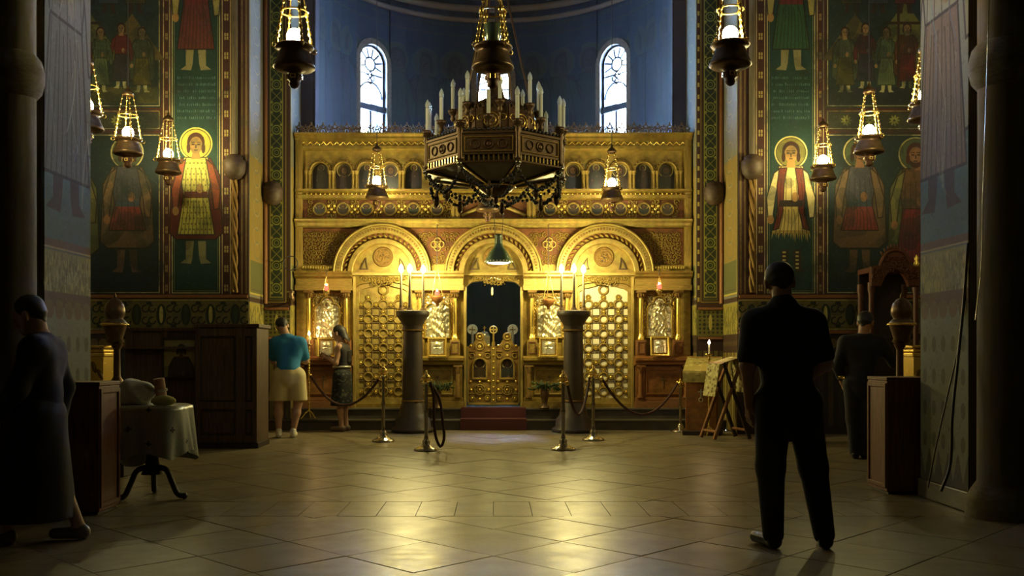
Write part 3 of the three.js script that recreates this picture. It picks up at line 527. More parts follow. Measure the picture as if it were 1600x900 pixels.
const iconPaint = (robe, cloak, halo, bg, half) => canvasTex(96, 144, (c, w, h) => {
  c.fillStyle = bg; c.fillRect(0, 0, w, h); saint(c, w / 2, half ? h * 2.1 : h * 0.98, half ? h * 2.0 : h * 0.9, { halo, skin: '#5a4028', hair: '#20140e', robe, cloak, beard: true, hem: 7.2 }); speckle(c, w, h, 120);
});
const iconMats = [['#30221f', '#22242a', '#43361a', '#140f0b'], ['#262a26', '#30191b', '#43361a', '#100f10'], ['#352918', '#251b24', '#403318', '#160d0d'], ['#20262c', '#352517', '#43361a', '#110f0e']].flatMap((a) => [false, true].map((half) => new THREE.MeshStandardMaterial({ map: iconPaint(...a, half), roughness: 0.45 })));
const mapped = (g, w, h, y0 = 0) => { const q = plain(g), p = q.attributes.position; for (let i = 0; i < p.count; i++) q.attributes.uv.setXY(i, p.getX(i) / w + 0.5, (p.getY(i) - y0) / h); return q; };
{
  const S = screenThing, W = U(308), F = 0;                       // F: the face of the main body
  // ---------- body with openings
  const ogee = (hw, ySide, yTop, hShoulder) => { const pts = []; pts.push([-hw, ySide]); for (let i = 0; i <= 8; i++) { const t = i / 8; pts.push([-hw + t * hw * 0.32, ySide + sin(t * PI / 2) * hShoulder]); } for (let i = 1; i <= 8; i++) { const t = i / 8; pts.push([-hw * 0.68 + t * hw * 0.68, ySide + hShoulder + (yTop - ySide - hShoulder) * (t * t * 0.6 + t * 0.4)]); } const right = pts.slice(0, -1).reverse().map(([x, y]) => [-x, y]); return [...pts, ...right]; };
  const doorHole = (cx, hw, y0, ySide, yTop) => new THREE.Path([[cx - hw, y0], ...ogee(hw, ySide, yTop, U(7)).map(([x, y]) => [cx + x, y]), [cx + hw, y0]].map((p) => new THREE.Vector2(...p)));
  const body = poly([[-W, 0], [-U(44), 0], ...ogee(U(44), H(449), H(432), U(9)), [U(44), 0], [W, 0], [W, H(213)], [-W, H(213)]]);
  const doorX = U(173), dHW = U(44);
  for (const s of [-1, 1]) body.holes.push(doorHole(s * doorX, dHW, U(6), H(450), H(435)));
  const nicheX = [125, 161.5, 198, 234.5, 271]; // offsets of the small arched icons from the axis
  const niches = []; for (const s of [-1, 1]) for (const x of nicheX) niches.push(s * U(x)); for (const x of [-52, 0, 52]) niches.push(U(x));
  for (const x of niches) body.holes.push(new THREE.Path(archShape(U(26), U(41)).getPoints(8).map((p) => new THREE.Vector2(p.x + x, p.y + H(296)))));
  for (const cx of [-doorX, 0, doorX]) { const h = new THREE.Path(); h.absarc(cx, H(427), U(46), 0, PI, false); h.lineTo(cx + U(46), H(427)); body.holes.push(h); }
  mesh('screen_body', metric(extrude(body, 0.2, 0, 20).translate(0, 0, -0.2)), M.gold, S);
  // recessed plates behind openings
  for (const cx of [-doorX, 0, doorX]) mesh('tympanum', metric(bb(cx - U(48), cx + U(48), H(428), H(378), -0.19, -0.06)), M.goldPale, S);
  // ---------- plinth and pedestals
  for (const s of [-1, 1]) {
    const spans = [[46, 127], [219, 308]];
    for (const [a, b] of spans) {
      const brown = a > 100, x0 = s > 0 ? U(a) : -U(b), x1 = s > 0 ? U(b) : -U(a), mat = brown ? M.goldBrown : M.gold;
      mesh('plinth', [bb(x0, x1, 0, U(10), F, 0.16, 0.006), bb(x0 + 0.01, x1 - 0.01, U(10), U(16), F, 0.13, 0.008)], mat, S);
      mesh('pedestal', metric(bb(x0 + 0.02, x1 - 0.02, U(16), H(572), F, 0.10)), mat, S);
      const p = mesh('pedestal_panel', [put(frameGeo(U(b - a) - U(34), U(40), 0.025, 0.02), (x0 + x1) / 2, (U(16) + H(572)) / 2, 0.10)], brown ? M.goldBrown : M.goldPale, S);
      const cx = (x0 + x1) / 2, cy = (U(16) + H(572)) / 2;
      // a small incised cross on the panel
      mesh('cross', [bx(0.016, 0.2, 0.012, cx, cy, 0.104), bx(0.1, 0.016, 0.012, cx, cy + 0.035, 0.104), bx(0.05, 0.014, 0.012, cx, cy + 0.075, 0.104)], M.recess, p);
      for (const e of [x0 + U(9), x1 - U(9)]) mesh('pedestal_colonette', [cyl(0.055, 0.055, U(4), e, U(16), 0.13, 12), cyl(0.036, 0.036, H(584) - U(20), e, U(20), 0.13, 12), put(lathe([[0.036, 0], [0.06, U(6)], [0.07, U(11)]], 12), e, H(584), 0.13), bx(0.15, U(3), 0.14, e, H(571.5), 0.13)], brown ? M.goldBrown : M.goldAged, S);
      mesh('sill', moulding([[0.16, H(571)], [0.2, H(569)], [0.2, H(566)], [0.24, H(563)], [0.24, H(559)], [0.17, H(556)]], x0, x1), mat, S);
      // column blocks, columns, capitals
      const cols = brown ? [a + 10, b - 21] : [a + 14, b - 12];
      for (const c of cols) {
        const x = s * U(c), block = mesh('column_block', bb(x - U(8), x + U(8), H(556), H(531), F, 0.15, 0.008), mat, S);
        mesh('block_panel', put(frameGeo(U(12), U(19), 0.018, 0.012, 0.003), x, H(543.5), 0.15), M.redGround, block);
        const col = mesh('column', [put(lathe([[U(5.2), 0], [U(5.2), U(3)], [U(4.4), U(5)], [U(3.4), U(7)], [U(3.1), U(10)], [U(2.9), H(467) - H(531)]], 16), x, H(531), 0.09)], M.goldBright, S);
        const cap = mesh('capital', [put(lathe([[U(3), 0], [U(3.6), U(1)], [U(3.2), U(2)], [U(4.2), U(6)], [U(6), U(9)]], 12), x, H(467), 0.09), bb(x - U(7), x + U(7), H(458), H(454.5), F, 0.17)], M.goldAged, S);
        for (let k = 0; k < 8; k++) mesh('leaf', put(new THREE.SphereGeometry(0.022, 6, 5), x + cos(k * PI / 4) * 0.05, H(462), 0.09 + sin(k * PI / 4) * 0.05, 0, 0, 0, V(0.7, 1.5, 0.7)), M.goldAged, cap);
      }
      // twisted cord beside each icon
      const icX = s * U(brown ? 259 : 87);
      for (const t of [-1, 1]) { const pts = []; for (let i = 0; i <= 40; i++) pts.push(V(icX + t * U(22) + cos(i * 1.4) * 0.008, H(528) + i / 40 * (H(472) - H(528)), 0.03 + sin(i * 1.4) * 0.008)); mesh('twisted_cord', tube(pts, 0.009, 80, 4), M.goldBright, S); }
      // entablature over the icon bay
      mesh('entablature', [bb(x0, x1, H(454.5), H(446), F, 0.13, 0.006), bb(x0 + 0.01, x1 - 0.01, H(446), H(436), F, 0.10), moulding([[0.11, H(436)], [0.17, H(433)], [0.17, H(430)], [0.2, H(428)], [0.2, H(425)]], x0, x1)], brown ? M.gold : M.goldPale, S);
      // trefoil-headed hood and embossed icon in silver cover
      const tf = new THREE.Shape(), ow = U(21); tf.moveTo(-ow, 0); tf.lineTo(ow, 0); tf.lineTo(ow, U(42)); tf.absarc(U(11), U(45), U(10), -0.2, PI * 0.62, false); tf.absarc(0, U(56), U(11), 0, PI, false); tf.absarc(-U(11), U(45), U(10), PI * 0.38, PI * 1.06, false); tf.lineTo(-ow, 0);
      const inner = tf.getPoints(8).map((p) => new THREE.Vector2(p.x * 0.86, p.y * 0.93 + U(2)));
      const hood = tf.clone(); hood.holes.push(new THREE.Path(inner));
      const ic = mesh('icon_panel', bb(icX - U(25), icX + U(25), H(530), H(458), F, 0.012), M.goldAged, S);
      mesh('icon_hood', extrude(hood, 0.05, 0.008).translate(icX, H(529), 0.012), M.gold, ic);
      mesh('corner_carving', scrollField(icX - U(24), icX + U(24), H(480), H(459), 0.02, (x, y) => hypot(x - icX, y - H(474)) > U(12) && hypot(abs(x - icX) - U(11), y - H(484)) > U(11), 0.07), M.gold, ic);
      // embossed relief
      const nx = 36, ny = 56, w = U(36), h = U(66), g = new THREE.PlaneGeometry(w, h, nx, ny), pp = g.attributes.position;
      for (let i = 0; i < pp.count; i++) {
        const x = pp.getX(i) / w, y = pp.getY(i) / h, hd = hypot(x * 0.55, y - 0.30), bodyD = abs(x) - (0.17 + 0.2 * (0.3 - y));
        let z = 0.02 * fbm(x * 9 + a + s * 3, y * 12, 2, 3);
        if (hd < 0.15) z += 0.022; if (hd < 0.085) z += 0.03;
        if (y < 0.22 && bodyD < 0) z += 0.04 + 0.014 * sin(x * 40 + sin(y * 13) * 4) + 0.01 * sin(y * 31 + x * 14);
        const ch = hypot(x + 0.12, (y - 0.05) * 1.4); if (!brown && ch < 0.12) z += 0.03;
        pp.setZ(i, z);
      }
      g.computeVertexNormals();
      const keep = mesh('silver_cover', g.translate(icX, H(529) + h / 2, 0.02), M.silver, ic);
      // dark painted face shows through the cover
      mesh('painted_face', put(new THREE.SphereGeometry(0.036, 12, 8), icX, H(529) + h * 0.8, 0.072, 0, 0, 0, V(0.8, 1.1, 0.4)), M.recess, ic);
    }
  }
  // ---------- three great arches
  for (const cx of [-doorX, 0, doorX]) {
    const y = H(427);
    const ar = mesh('arch_band', [halfRing(U(62), U(73), 0.13, 0.01).translate(cx, y, 0), halfRing(U(73), U(76), 0.16, 0.008).translate(cx, y, 0)], M.goldPale, S);
    mesh('arch_band_inner', [halfRing(U(46), U(54), 0.12, 0.01).translate(cx, y, -0.02)], M.goldPale, S);
    mesh('arch_ground', halfRing(U(53.5), U(62.5), 0.04, 0).translate(cx, y, 0), M.redGround, S);
    for (let k = 0; k < 22; k++) { const q = (k + 0.5) * PI / 22, r = U(58); mesh('arch_leaf', put(new THREE.SphereGeometry(0.045, 8, 6), cx + cos(q) * r, y + sin(q) * r, 0.05, 0, 0, q + 0.9, V(1.0, 0.5, 0.6)), M.gold, ar); }
    for (let k = 0; k < 46; k++) { const q = (k + 0.5) * PI / 46; mesh('arch_dentil', put(bx(0.022, 0.03, 0.02), cx + cos(q) * U(67.5), y + sin(q) * U(67.5), 0.136, 0, 0, q - PI / 2), M.goldAged, ar); }
    // tympanum: medallion with relief bust, two curved triangles
    const my = H(401);
    const md = mesh('medallion', [ring(U(14), 0.02, cx, my, -0.05, 28, 6)], M.goldAged, S);
    mesh('medallion_icon', mapped(cyl(U(13.5), U(13.5), 0.02, 0, 0, 0, 24).rotateX(PI / 2), U(27), U(27), -U(13.5)).translate(cx, my, -0.06), iconMats[cx < 0 ? 1 : 3], md);
    const emboss = new THREE.RingGeometry(0.001, U(12.8), 30, 12), ep = emboss.attributes.position;
    for (let i = 0; i < ep.count; i++) { const x = ep.getX(i), y = ep.getY(i); ep.setZ(i, 0.01 + 0.03 * fbm(x * 38 + cx * 3, y * 38, 4, 3)); } emboss.computeVertexNormals();
    mesh('medallion_relief', emboss.translate(cx, my, -0.045), M.goldAged, md);
    for (const s of [-1, 1]) {
      const tri = new THREE.Shape(); tri.moveTo(U(23), U(8)); tri.lineTo(U(36), U(8)); tri.quadraticCurveTo(U(33), U(18), U(26), U(27)); tri.quadraticCurveTo(U(26), U(16), U(23), U(8));
      const o = tri.getPoints(8), cxm = U(28), cym = U(15), hole = new THREE.Path(o.map((p) => new THREE.Vector2(cxm + (p.x - cxm) * 0.66, cym + (p.y - cym) * 0.72))); tri.holes.push(hole);
      mesh('tympanum_triangle', (s > 0 ? extrude(tri, 0.03, 0.004) : mirrored(extrude(tri, 0.03, 0.004))).translate(cx, H(427) - U(2), -0.06), M.knob, S);
    }
  }
  // capping of the door bays: lintel strips below the tympana
  for (const cx of [-doorX, 0, doorX]) mesh('lintel', [bb(cx - U(47), cx + U(47), H(431), H(426), -0.03, 0.08, 0.006)], M.goldPale, S);
  // ---------- spandrels with scrollwork on red-brown ground
  const clear = (x, y) => [-doorX, 0, doorX].every((cx) => hypot(x - cx, y - H(427)) > U(80));
  for (const [x0, x1] of [[-297, -173], [-173, 0], [0, 173], [173, 297]].map(([p, q]) => [U(p), U(q)])) {
    const sh = poly((() => { const yT = H(357), yB = H(413), L = []; const n = 40; for (let i = 0; i <= n; i++) { const x = x0 + (x1 - x0) * i / n; const d = min(abs(x - doorX), abs(x), abs(x + doorX)); const yb = d < U(77) ? max(yB, H(427) + sqrt(max(0, U(77) ** 2 - d * d))) : yB; L.push([x, min(yb, yT - 0.002)]); } L.push([x1, yT], [x0, yT]); return L; })());
    const pnl = mesh('spandrel_panel', metric(extrude(sh, 0.02, 0).translate(0, 0, 0.002)), M.redGround, S);
    const f = mesh('carved_scrollwork', scrollField(x0, x1, H(413), H(358), 0.026, (x, y) => clear(x, y) && hypot(abs(x) - U(87), y - H(382)) > U(15)), M.gold, pnl); f.userData.kind = 'stuff';
  }
  // ---------- bands
  const full = (name, prof, mat, w = W) => mesh(name, moulding(prof, -w, w), mat, S);
  for (const s of [-1, 1]) { mesh('corner_pilaster', bb(s * U(297), s * U(308), H(425), H(213), 0, 0.09, 0.008), M.gold, S); mesh('dentil_band', bb(s * U(249), s * U(297), H(424), H(415), 0, 0.09, 0.006), M.gold, S); for (let k = 0; k < 12; k++) mesh('dentil', bx(0.028, 0.035, 0.03, s * U(252 + k * 3.9), H(419), 0.10), M.goldBright, S); }
  full('cornice', [[0.08, H(356)], [0.12, H(354)], [0.12, H(350)], [0.18, H(347)], [0.18, H(344.5)], [0.10, H(342)]], M.goldPale);
  // frieze of medallions
  mesh('frieze_ground', metric(bb(-U(297), U(297), H(342), H(313), 0, 0.03)), M.redGround, S);
  const fr = mesh('carved_scrollwork', scrollField(-U(290), U(290), H(342), H(313.5), 0.036, (x, y) => abs(x) > U(62) && ((abs(x) - U(88) + 10 * U(36.6)) % U(36.6) > U(9.5) && (abs(x) - U(88) + 10 * U(36.6)) % U(36.6) < U(27)), 0.075), M.gold, S); fr.userData.kind = 'stuff';
  for (const s of [-1, 1]) for (let k = 0; k < 6; k++) {
    const x = s * U(88 + k * 36.6), y = H(327.5);
    const md = mesh('frieze_medallion', ring(U(9.5), 0.022, x, y, 0.04, 24, 6), M.gold, S);
    mesh('frieze_icon', mapped(cyl(U(9), U(9), 0.02, 0, 0, 0, 20).rotateX(PI / 2), U(18), U(18), -U(9)).translate(x, y, 0.035), iconMats[(k * 2 + (s > 0 ? 3 : 1)) % 8], md);
    if (k < 5) for (const [a, b] of [[13.5, 5], [13.5, -5], [23, 5], [23, -5], [18.3, 0]]) mesh('boss', put(new THREE.SphereGeometry(0.026, 10, 6), x + s * U(a), y + U(b), 0.045, 0, 0, 0, V(1, 1, 0.7)), M.goldBright, S);
  }
  for (const s of [-1, 1]) {
    mesh('frieze_pilaster', [bb(s * U(52), s * U(66), H(345), H(311), 0, 0.12, 0.01), bb(s * U(54.5), s * U(57.5), H(341), H(315), 0.12, 0.135), bb(s * U(60.5), s * U(63.5), H(341), H(315), 0.12, 0.135), bb(s * U(50), s * U(68), H(347), H(344), 0, 0.15)], M.gold, S);
    mesh('gable_rail', rod([s * U(50), H(338), 0.06], [0, H(315), 0.06], 0.03, 0.03, 6), M.goldPale, S);
  }
  full('string_course', [[0.06, H(313)], [0.1, H(311)], [0.1, H(306)], [0.07, H(303)], [0.12, H(300)], [0.12, H(297)], [0.06, H(296)]], M.gold);
  for (let k = 0; k < 84; k++) { const x = -U(290) + k * U(7); if (abs(x) > U(60)) mesh('course_bead', ball(0.014, x, H(304.5), 0.092, 8, 5), M.goldBright, S); }
  // arcade
  niches.forEach((x, i) => {
    mesh('arcade_icon', mapped(bb(-U(15), U(15), 0, U(43), -0.02, 0), U(30), U(43)).translate(x, H(297), -0.09), iconMats[(i * 3) % 8], S);
    const ar = mesh('arcade_arch', [halfRing(U(13), U(15.5), 0.06, 0.006).translate(x, H(268), 0), halfRing(U(15.5), U(18), 0.035, 0.004).translate(x, H(268), 0)], M.gold, S);
    for (let k = 0; k < 9; k++) { const q = (k + 0.5) * PI / 9; mesh('voussoir_boss', ball(0.02, x + cos(q) * U(16.8), H(268) + sin(q) * U(16.8), 0.035, 7, 5), M.goldAged, ar); }
  });
  const gaps = [...niches].sort((p, q) => p - q), posts = [gaps[0] - U(18.2)]; gaps.forEach((x, i) => posts.push(i + 1 < gaps.length ? (x + gaps[i + 1]) / 2 : x + U(18.2)));
  for (const x of posts) for (const s of [-1, 1]) mesh('arcade_colonette', [cyl(0.034, 0.034, U(2), x + s * U(2.6), H(296), 0.045, 10), cyl(0.022, 0.022, U(20), x + s * U(2.6), H(294), 0.045, 10), put(lathe([[0.022, 0], [0.04, U(4)], [0.046, U(6)]], 10), x + s * U(2.6), H(274), 0.045)], M.gold, S);
  full('arcade_cornice', [[0.05, H(236)], [0.09, H(234)], [0.09, H(230)], [0.05, H(229)], [0.05, H(222)], [0.14, H(219)], [0.14, H(216)], [0.19, H(213)], [0.19, H(211)], [0, H(210)]], M.gold);
  for (let k = 0; k < 60; k++) { const x = -U(300) + k * U(10.17); mesh('zigzag', [rod([x, H(228), 0.06], [x + U(5), H(223), 0.06], 0.011, 0.011, 5), rod([x + U(5), H(223), 0.06], [x + U(10), H(228), 0.06], 0.011, 0.011, 5)], M.goldBright, S); }
  // openwork cresting
  const pal = [ring(0.045, 0.011, 0, 0.05, 0, 12, 5), ring(0.03, 0.009, 0, 0.12, 0, 10, 5), put(new THREE.SphereGeometry(0.02, 8, 6), 0, 0.17, 0, 0, 0, 0, V(0.7, 1.4, 0.6)), put(new THREE.SphereGeometry(0.02, 8, 6), 0.045, 0.11, 0, 0, 0, -0.7, V(0.6, 1.5, 0.6)), put(new THREE.SphereGeometry(0.02, 8, 6), -0.045, 0.11, 0, 0, 0, 0.7, V(0.6, 1.5, 0.6)), ball(0.018, 0, 0.05, 0, 8, 5)];
  const palG = merge(pal);
  for (let k = 0; k < 66; k++) { const m = mesh('crest_palmette', palG, M.goldAged, S); m.position.set(-U(303) + k * U(9.32), H(210), 0.02 - (k % 2) * 0.02); m.scale.setScalar(k % 2 ? 0.82 : 1); }
  mesh('crest_rail', bb(-W, W, H(210.5), H(208), -0.02, 0.06), M.goldAged, S);

  // ---------- lattice doors
  for (const s of [-1, 1]) {
    const cx = s * doorX;
    const leaf = mesh('lattice_door', [poly([[cx - dHW, U(4)], ...ogee(dHW, H(450), H(435), U(7)).map(([x, y]) => [cx + x, y]), [cx + dHW, U(4)]])].map((q) => extrude(q, 0.03).translate(0, 0, -0.15)), s < 0 ? M.goldPale : M.paleCloth, S);
    const out = poly([[cx - dHW, U(4)], ...ogee(dHW, H(450), H(435), U(7)).map(([x, y]) => [cx + x, y]), [cx + dHW, U(4)]]);
    out.holes.push(new THREE.Path([[cx - U(38.5), U(14)], ...ogee(U(38.5), H(455), H(440), U(6)).map(([x, y]) => [cx + x, y]), [cx + U(38.5), U(14)]].map((p) => new THREE.Vector2(...p))));
    mesh('door_frame', extrude(out, 0.05, 0.006).translate(0, 0, -0.12), M.goldPale, leaf);
    const px = 23.7, rows = 7, y0 = H(612), colX = [-px, 0, px], z = -0.1, big = ring(U(6.6), 0.017, 0, 0, 0, 22, 6), small = ring(U(3.1), 0.013, 0, 0, 0, 14, 5), boss = new THREE.SphereGeometry(U(1.9), 8, 6), oct = ring(U(8.2), 0.010, 0, 0, 0, 4, 4).rotateZ(PI / 4), groove = new THREE.RingGeometry(U(7.4), U(8.6), 22).translate(0, 0, -0.012), smallGroove = new THREE.RingGeometry(U(3.8), U(4.7), 14).translate(0, 0, -0.012);
    const addAt = (name, g, m, x, y) => { const q = mesh(name, g, m, leaf); q.position.set(cx + U(x), y, z); return q; };
    for (let r = 0; r < rows + 1; r++) {
      const y = y0 + r * U(22.8);
      for (const c of colX) if (r < rows || c === 0) { addAt('lattice_ring', big, M.gold, c, y); addAt('ring_groove', groove, M.recess, c, y); }
      if (r < rows) for (const c of [-1.5, -0.5, 0.5, 1.5]) { addAt('lattice_link', small, M.gold, c * px, y); addAt('ring_groove', smallGroove, M.recess, c * px, y); addAt('lattice_boss', boss, M.goldBright, c * px, y); }
      for (const c of colX) { addAt('lattice_link', small, M.gold, c, y - U(11.4)); addAt('ring_groove', smallGroove, M.recess, c, y - U(11.4)); addAt('lattice_boss', boss, M.goldBright, c, y - U(11.4)); }
      if (r < rows) for (const c of [-1.5, -0.5, 0.5, 1.5]) if (r > 0) addAt('lattice_square', oct, M.recess, c * px, y - U(11.4));
    }
  }
  // ---------- royal doors: two half-height leaves and a meeting post with a cross
  for (const s of [-1, 1]) {
    const cx = s * U(21.5), hw = U(19.5);
    const sh = new THREE.Shape(); sh.moveTo(-hw, U(3)); sh.lineTo(hw, U(3)); sh.lineTo(hw, H(541)); sh.quadraticCurveTo(U(12), H(542), U(8), H(533)); sh.absarc(0, H(526), U(7), -0.5, PI + 0.5, false); sh.quadraticCurveTo(-U(12), H(542), -hw, H(541)); sh.lineTo(-hw, U(3));
    sh.holes.push(new THREE.Path(archShape(U(19), U(29)).getPoints(8).map((p) => new THREE.Vector2(p.x, p.y + H(590)))));
    const leaf = mesh('royal_door', extrude(sh, 0.06, 0.006).translate(cx, 0, -0.12), M.goldAged, S);
    mesh('door_icon', mapped(bb(-U(11), U(11), 0, U(31), 0, 0.01), U(22), U(31)).translate(cx, H(591), -0.115), iconMats[s > 0 ? 3 : 5], leaf);
    mesh('icon_frame', [halfRing(U(9.5), U(12), 0.03, 0.004).translate(cx, H(570.5), -0.062), bb(cx - U(12), cx - U(9.5), H(591), H(570.5), -0.062, -0.032), bb(cx + U(9.5), cx + U(12), H(591), H(570.5), -0.062, -0.032), bb(cx - U(12), cx + U(12), H(593), H(590.5), -0.062, -0.032)], M.gold, leaf);
    mesh('border', [bb(cx - hw, cx - hw + U(2), U(4), H(541), -0.06, -0.045), bb(cx + hw - U(2), cx + hw, U(4), H(541), -0.06, -0.045), bb(cx - hw, cx + hw, U(4), U(7), -0.06, -0.045)], M.goldPale, leaf);
    mesh('rosette', [ring(U(8), 0.012, cx, H(609), -0.05, 20, 5), ring(U(4.5), 0.012, cx, H(609), -0.05, 16, 5), ...[0, 1, 2, 3, 4, 5].map((k) => put(new THREE.SphereGeometry(0.022, 6, 5), cx + cos(k * PI / 3) * U(6.2), H(609) + sin(k * PI / 3) * U(6.2), -0.05, 0, 0, k * PI / 3, V(1.3, 0.6, 0.5)))], M.gold, leaf);
    mesh('rosette', [ring(U(5.5), 0.012, cx, H(541.5), -0.05, 18, 5), ring(U(2.6), 0.01, cx, H(541.5), -0.05, 14, 5), ring(U(5), 0.012, cx, H(526), -0.05, 18, 5)], M.gold, leaf);
    for (const [x, y] of [[0, 526], [-14, 540], [14, 540], [0, 541.5], [0, 555.5], [-14, 609], [14, 609], [0, 596.5], [0, 609], [0, 623.5], [-14, 596], [14, 596], [-12, 622], [12, 622]]) mesh('boss', put(new THREE.SphereGeometry(0.022, 10, 6), cx + U(x), H(y), -0.052, 0, 0, 0, V(1, 1, 0.7)), M.goldBright, leaf);
    for (const [x, y] of [[-12, 556], [12, 556], [-12, 622], [12, 622]]) mesh('carved_bracket', [ring(U(4), 0.011, cx + U(x), H(y), -0.05, 6, 4), rod([cx + U(x) - U(4), H(y - 7), -0.05], [cx + U(x) + U(4), H(y - 7), -0.05], 0.011, 0.011, 5)], M.gold, leaf);
  }
  const post = mesh('meeting_post', [bb(-U(2.6), U(2.6), U(3), H(534), -0.11, -0.03, 0.006), rod([0, H(534), -0.07], [0, H(521), -0.07], 0.016)], M.gold, S);
  mesh('cross_disc', [ring(U(5.5), 0.012, 0, H(515), -0.07, 20, 5), bb(-U(5), U(5), H(516), H(514), -0.08, -0.06), bb(-U(1), U(1), H(520.5), H(509.5), -0.08, -0.06)], M.goldPale, post);
  for (let k = 0; k < 9; k++) mesh('boss', ball(0.017, 0, H(545 + k * 10), -0.028, 8, 5), M.goldBright, post);
  for (const s of [-1, 1]) { mesh('door_jamb', [bb(s * U(42), s * U(46), 0, H(449), -0.02, 0.10, 0.006)], M.goldPale, S); mesh('door_jamb', [bb(s * U(127), s * U(131), 0, H(432), -0.02, 0.06, 0.006), bb(s * U(215), s * U(219), 0, H(432), -0.02, 0.06, 0.006)], M.goldPale, S); }
  // carved fields beside the ogee heads
  for (const cx of [-doorX, 0, doorX]) { const f = mesh('carved_scrollwork', scrollField(cx - U(43), cx + U(43), H(449), H(431), 0.004, (x, y) => y > H(449) + U(15) - abs(abs(x - cx) - U(40)) * 0.28, 0.055), M.gold, S); f.userData.kind = 'stuff'; }
  // quatrefoils between the arches
  for (const s of [-1, 1]) {
    const x = s * U(87), y = H(382), q = [[1, 0], [-1, 0], [0, 1], [0, -1]];
    mesh('quatrefoil', [...q.map(([a, b]) => ring(U(5), 0.013, x + a * U(5.2), y + b * U(5.2), 0.04, 16, 5)), bx(U(9), U(2), 0.03, x, y, 0.05), bx(U(2), U(9), 0.03, x, y, 0.05)], M.goldPale, S);
  }
}

// ================================================================ HANGING LAMPS
// a bell-shaped oil lamp on four beaded chains, with an electric bulb in its mouth; origin at the bulb
const lampBell = [[0.005, -0.43], [0.03, -0.42], [0.05, -0.395], [0.04, -0.37], [0.062, -0.35], [0.062, -0.31], [0.05, -0.30], [0.07, -0.285], [0.1, -0.275], [0.165, -0.262], [0.185, -0.245], [0.178, -0.225], [0.155, -0.175], [0.135, -0.12], [0.128, -0.095], [0.16, -0.085], [0.172, -0.07], [0.165, -0.055], [0.12, -0.05], [0.115, -0.07], [0.02, -0.075]];
function makeLamp(lit, power = LAMP_POWER) {
  const o = new THREE.Group(); o.name = 'hanging_lamp';
  mesh('bell', lathe(lampBell.slice(8), 28), M.bronze, o);
  const fin = mesh('finial', lathe(lampBell.slice(0, 9), 16), M.bronzeRed, o);
  for (let k = 0; k < 4; k++) mesh('finial_plaque', put(frameGeo(0.045, 0.04, 0.01, 0.008, 0.002), sin(k * PI / 2) * 0.062, -0.33, cos(k * PI / 2) * 0.062, 0, k * PI / 2), M.brass, fin);
  const R = 0.165, topY = 0.52, crownY = 0.24, crownR = 0.115;
  mesh('crown_ring', [ring(crownR, 0.008, 0, 0, 0, 24, 5).rotateX(PI / 2).translate(0, crownY, 0)], M.brass, o);
  mesh('top_cap', put(lathe([[0.004, 0.1], [0.02, 0.08], [0.016, 0.06], [0.045, 0.035], [0.07, 0.01], [0.075, -0.02], [0.06, -0.03]], 16), 0, topY, 0), M.bronze, o);
  for (let k = 0; k < 4; k++) {
    const q = PI / 4 + k * PI / 2 + 0.2, c = cos(q), s = sin(q);
    const ch = mesh('chain', [rod([c * R, -0.06, s * R], [c * crownR, crownY, s * crownR], 0.0075, 0.0075, 5), rod([c * crownR, crownY, s * crownR], [c * 0.06, topY, s * 0.06], 0.005, 0.005, 5)], M.brass, o);
    mesh('chain_knot', [[0.08, 0.022], [0.24, 0.022], [0.45, 0.024], [0.62, 0.018], [0.82, 0.016], [1.0, 0.026]].map(([t, r]) => put(new THREE.SphereGeometry(r, 8, 6), c * (R + (crownR - R) * t), -0.06 + (crownY + 0.06) * t, s * (R + (crownR - R) * t), 0, 0, 0, V(0.75, 1.2, 0.75))), M.brass, ch);
    mesh('chain_bead', [0.25, 0.5, 0.75].map((t) => ball(0.013, c * (crownR + (0.06 - crownR) * t), crownY + (topY - crownY) * t, s * (crownR + (0.06 - crownR) * t), 8, 6)), M.brass, ch);
    mesh('hook', put(ring(0.022, 0.006, 0, 0, 0, 12, 5), c * (R + 0.02), -0.075, s * (R + 0.02), 0, -q, 0), M.brass, ch);
  }
  mesh('socket', cyl(0.03, 0.045, 0.05, 0, -0.09, 0, 12), M.brass, o);
  if (lit) { const b = mesh('bulb', put(new THREE.SphereGeometry(0.07, 16, 12), 0, 0.02, 0, 0, 0, 0, V(1, 1.12, 1)), M.bulb, o); pointLight(o, 0, 0.02, 0, power, LAMP_COLOR, 3); }
  else mesh('oil_glass', put(lathe([[0.01, -0.08], [0.055, -0.06], [0.07, 0.05], [0.075, 0.13]], 16), 0, 0, 0), M.greenGlass, o);
  mesh('suspension_wire', rod([0, topY + 0.09, 0], [0, TOP - 4.0 + 0.1, 0], 0.006, 0.006, 6), M.iron, o);
  return o;
}
const lampSpots = [
  // px, bulb py, distance, lit, label
  [460, 62, 8.4, true, 'large lit bell-shaped hanging lamp in front of the left apse opening'],
  [1141, 58, 8.4, true, 'large lit bell-shaped hanging lamp before the ornamented right pier'],
  [770, 62, 8.3, false, 'unlit bell-shaped hanging lamp right in front of the chandelier top'],
  [762, 304, 14.95, false, 'unlit hanging lamp just below the chandelier, before the central arch'],
  [589, 285, 15.0, true, 'lit hanging lamp before the left half of the gilded screen'],
  [956, 288, 15.0, true, 'lit hanging lamp before the right half of the gilded screen'],
  [200, 210, 12.2, true, 'lit hanging lamp between two others over the wooden cabinet side'],
  [263, 243, 13.7, true, 'smallest lit hanging lamp beside the red-cloaked saint with gold halo'],
  [136, 168, 11.0, true, 'hanging lamp half hidden behind the left nave pier'],
  [1286, 253, 13.6, true, 'lit hanging lamp just beside the fresco of the saint in white tunic'],
  [1358, 207, 12.0, true, 'lit hanging lamp in front of two dark saints on right wall'],
  [1446, 152, 10.5, true, 'hanging lamp half hidden behind the right nave pier'],
];
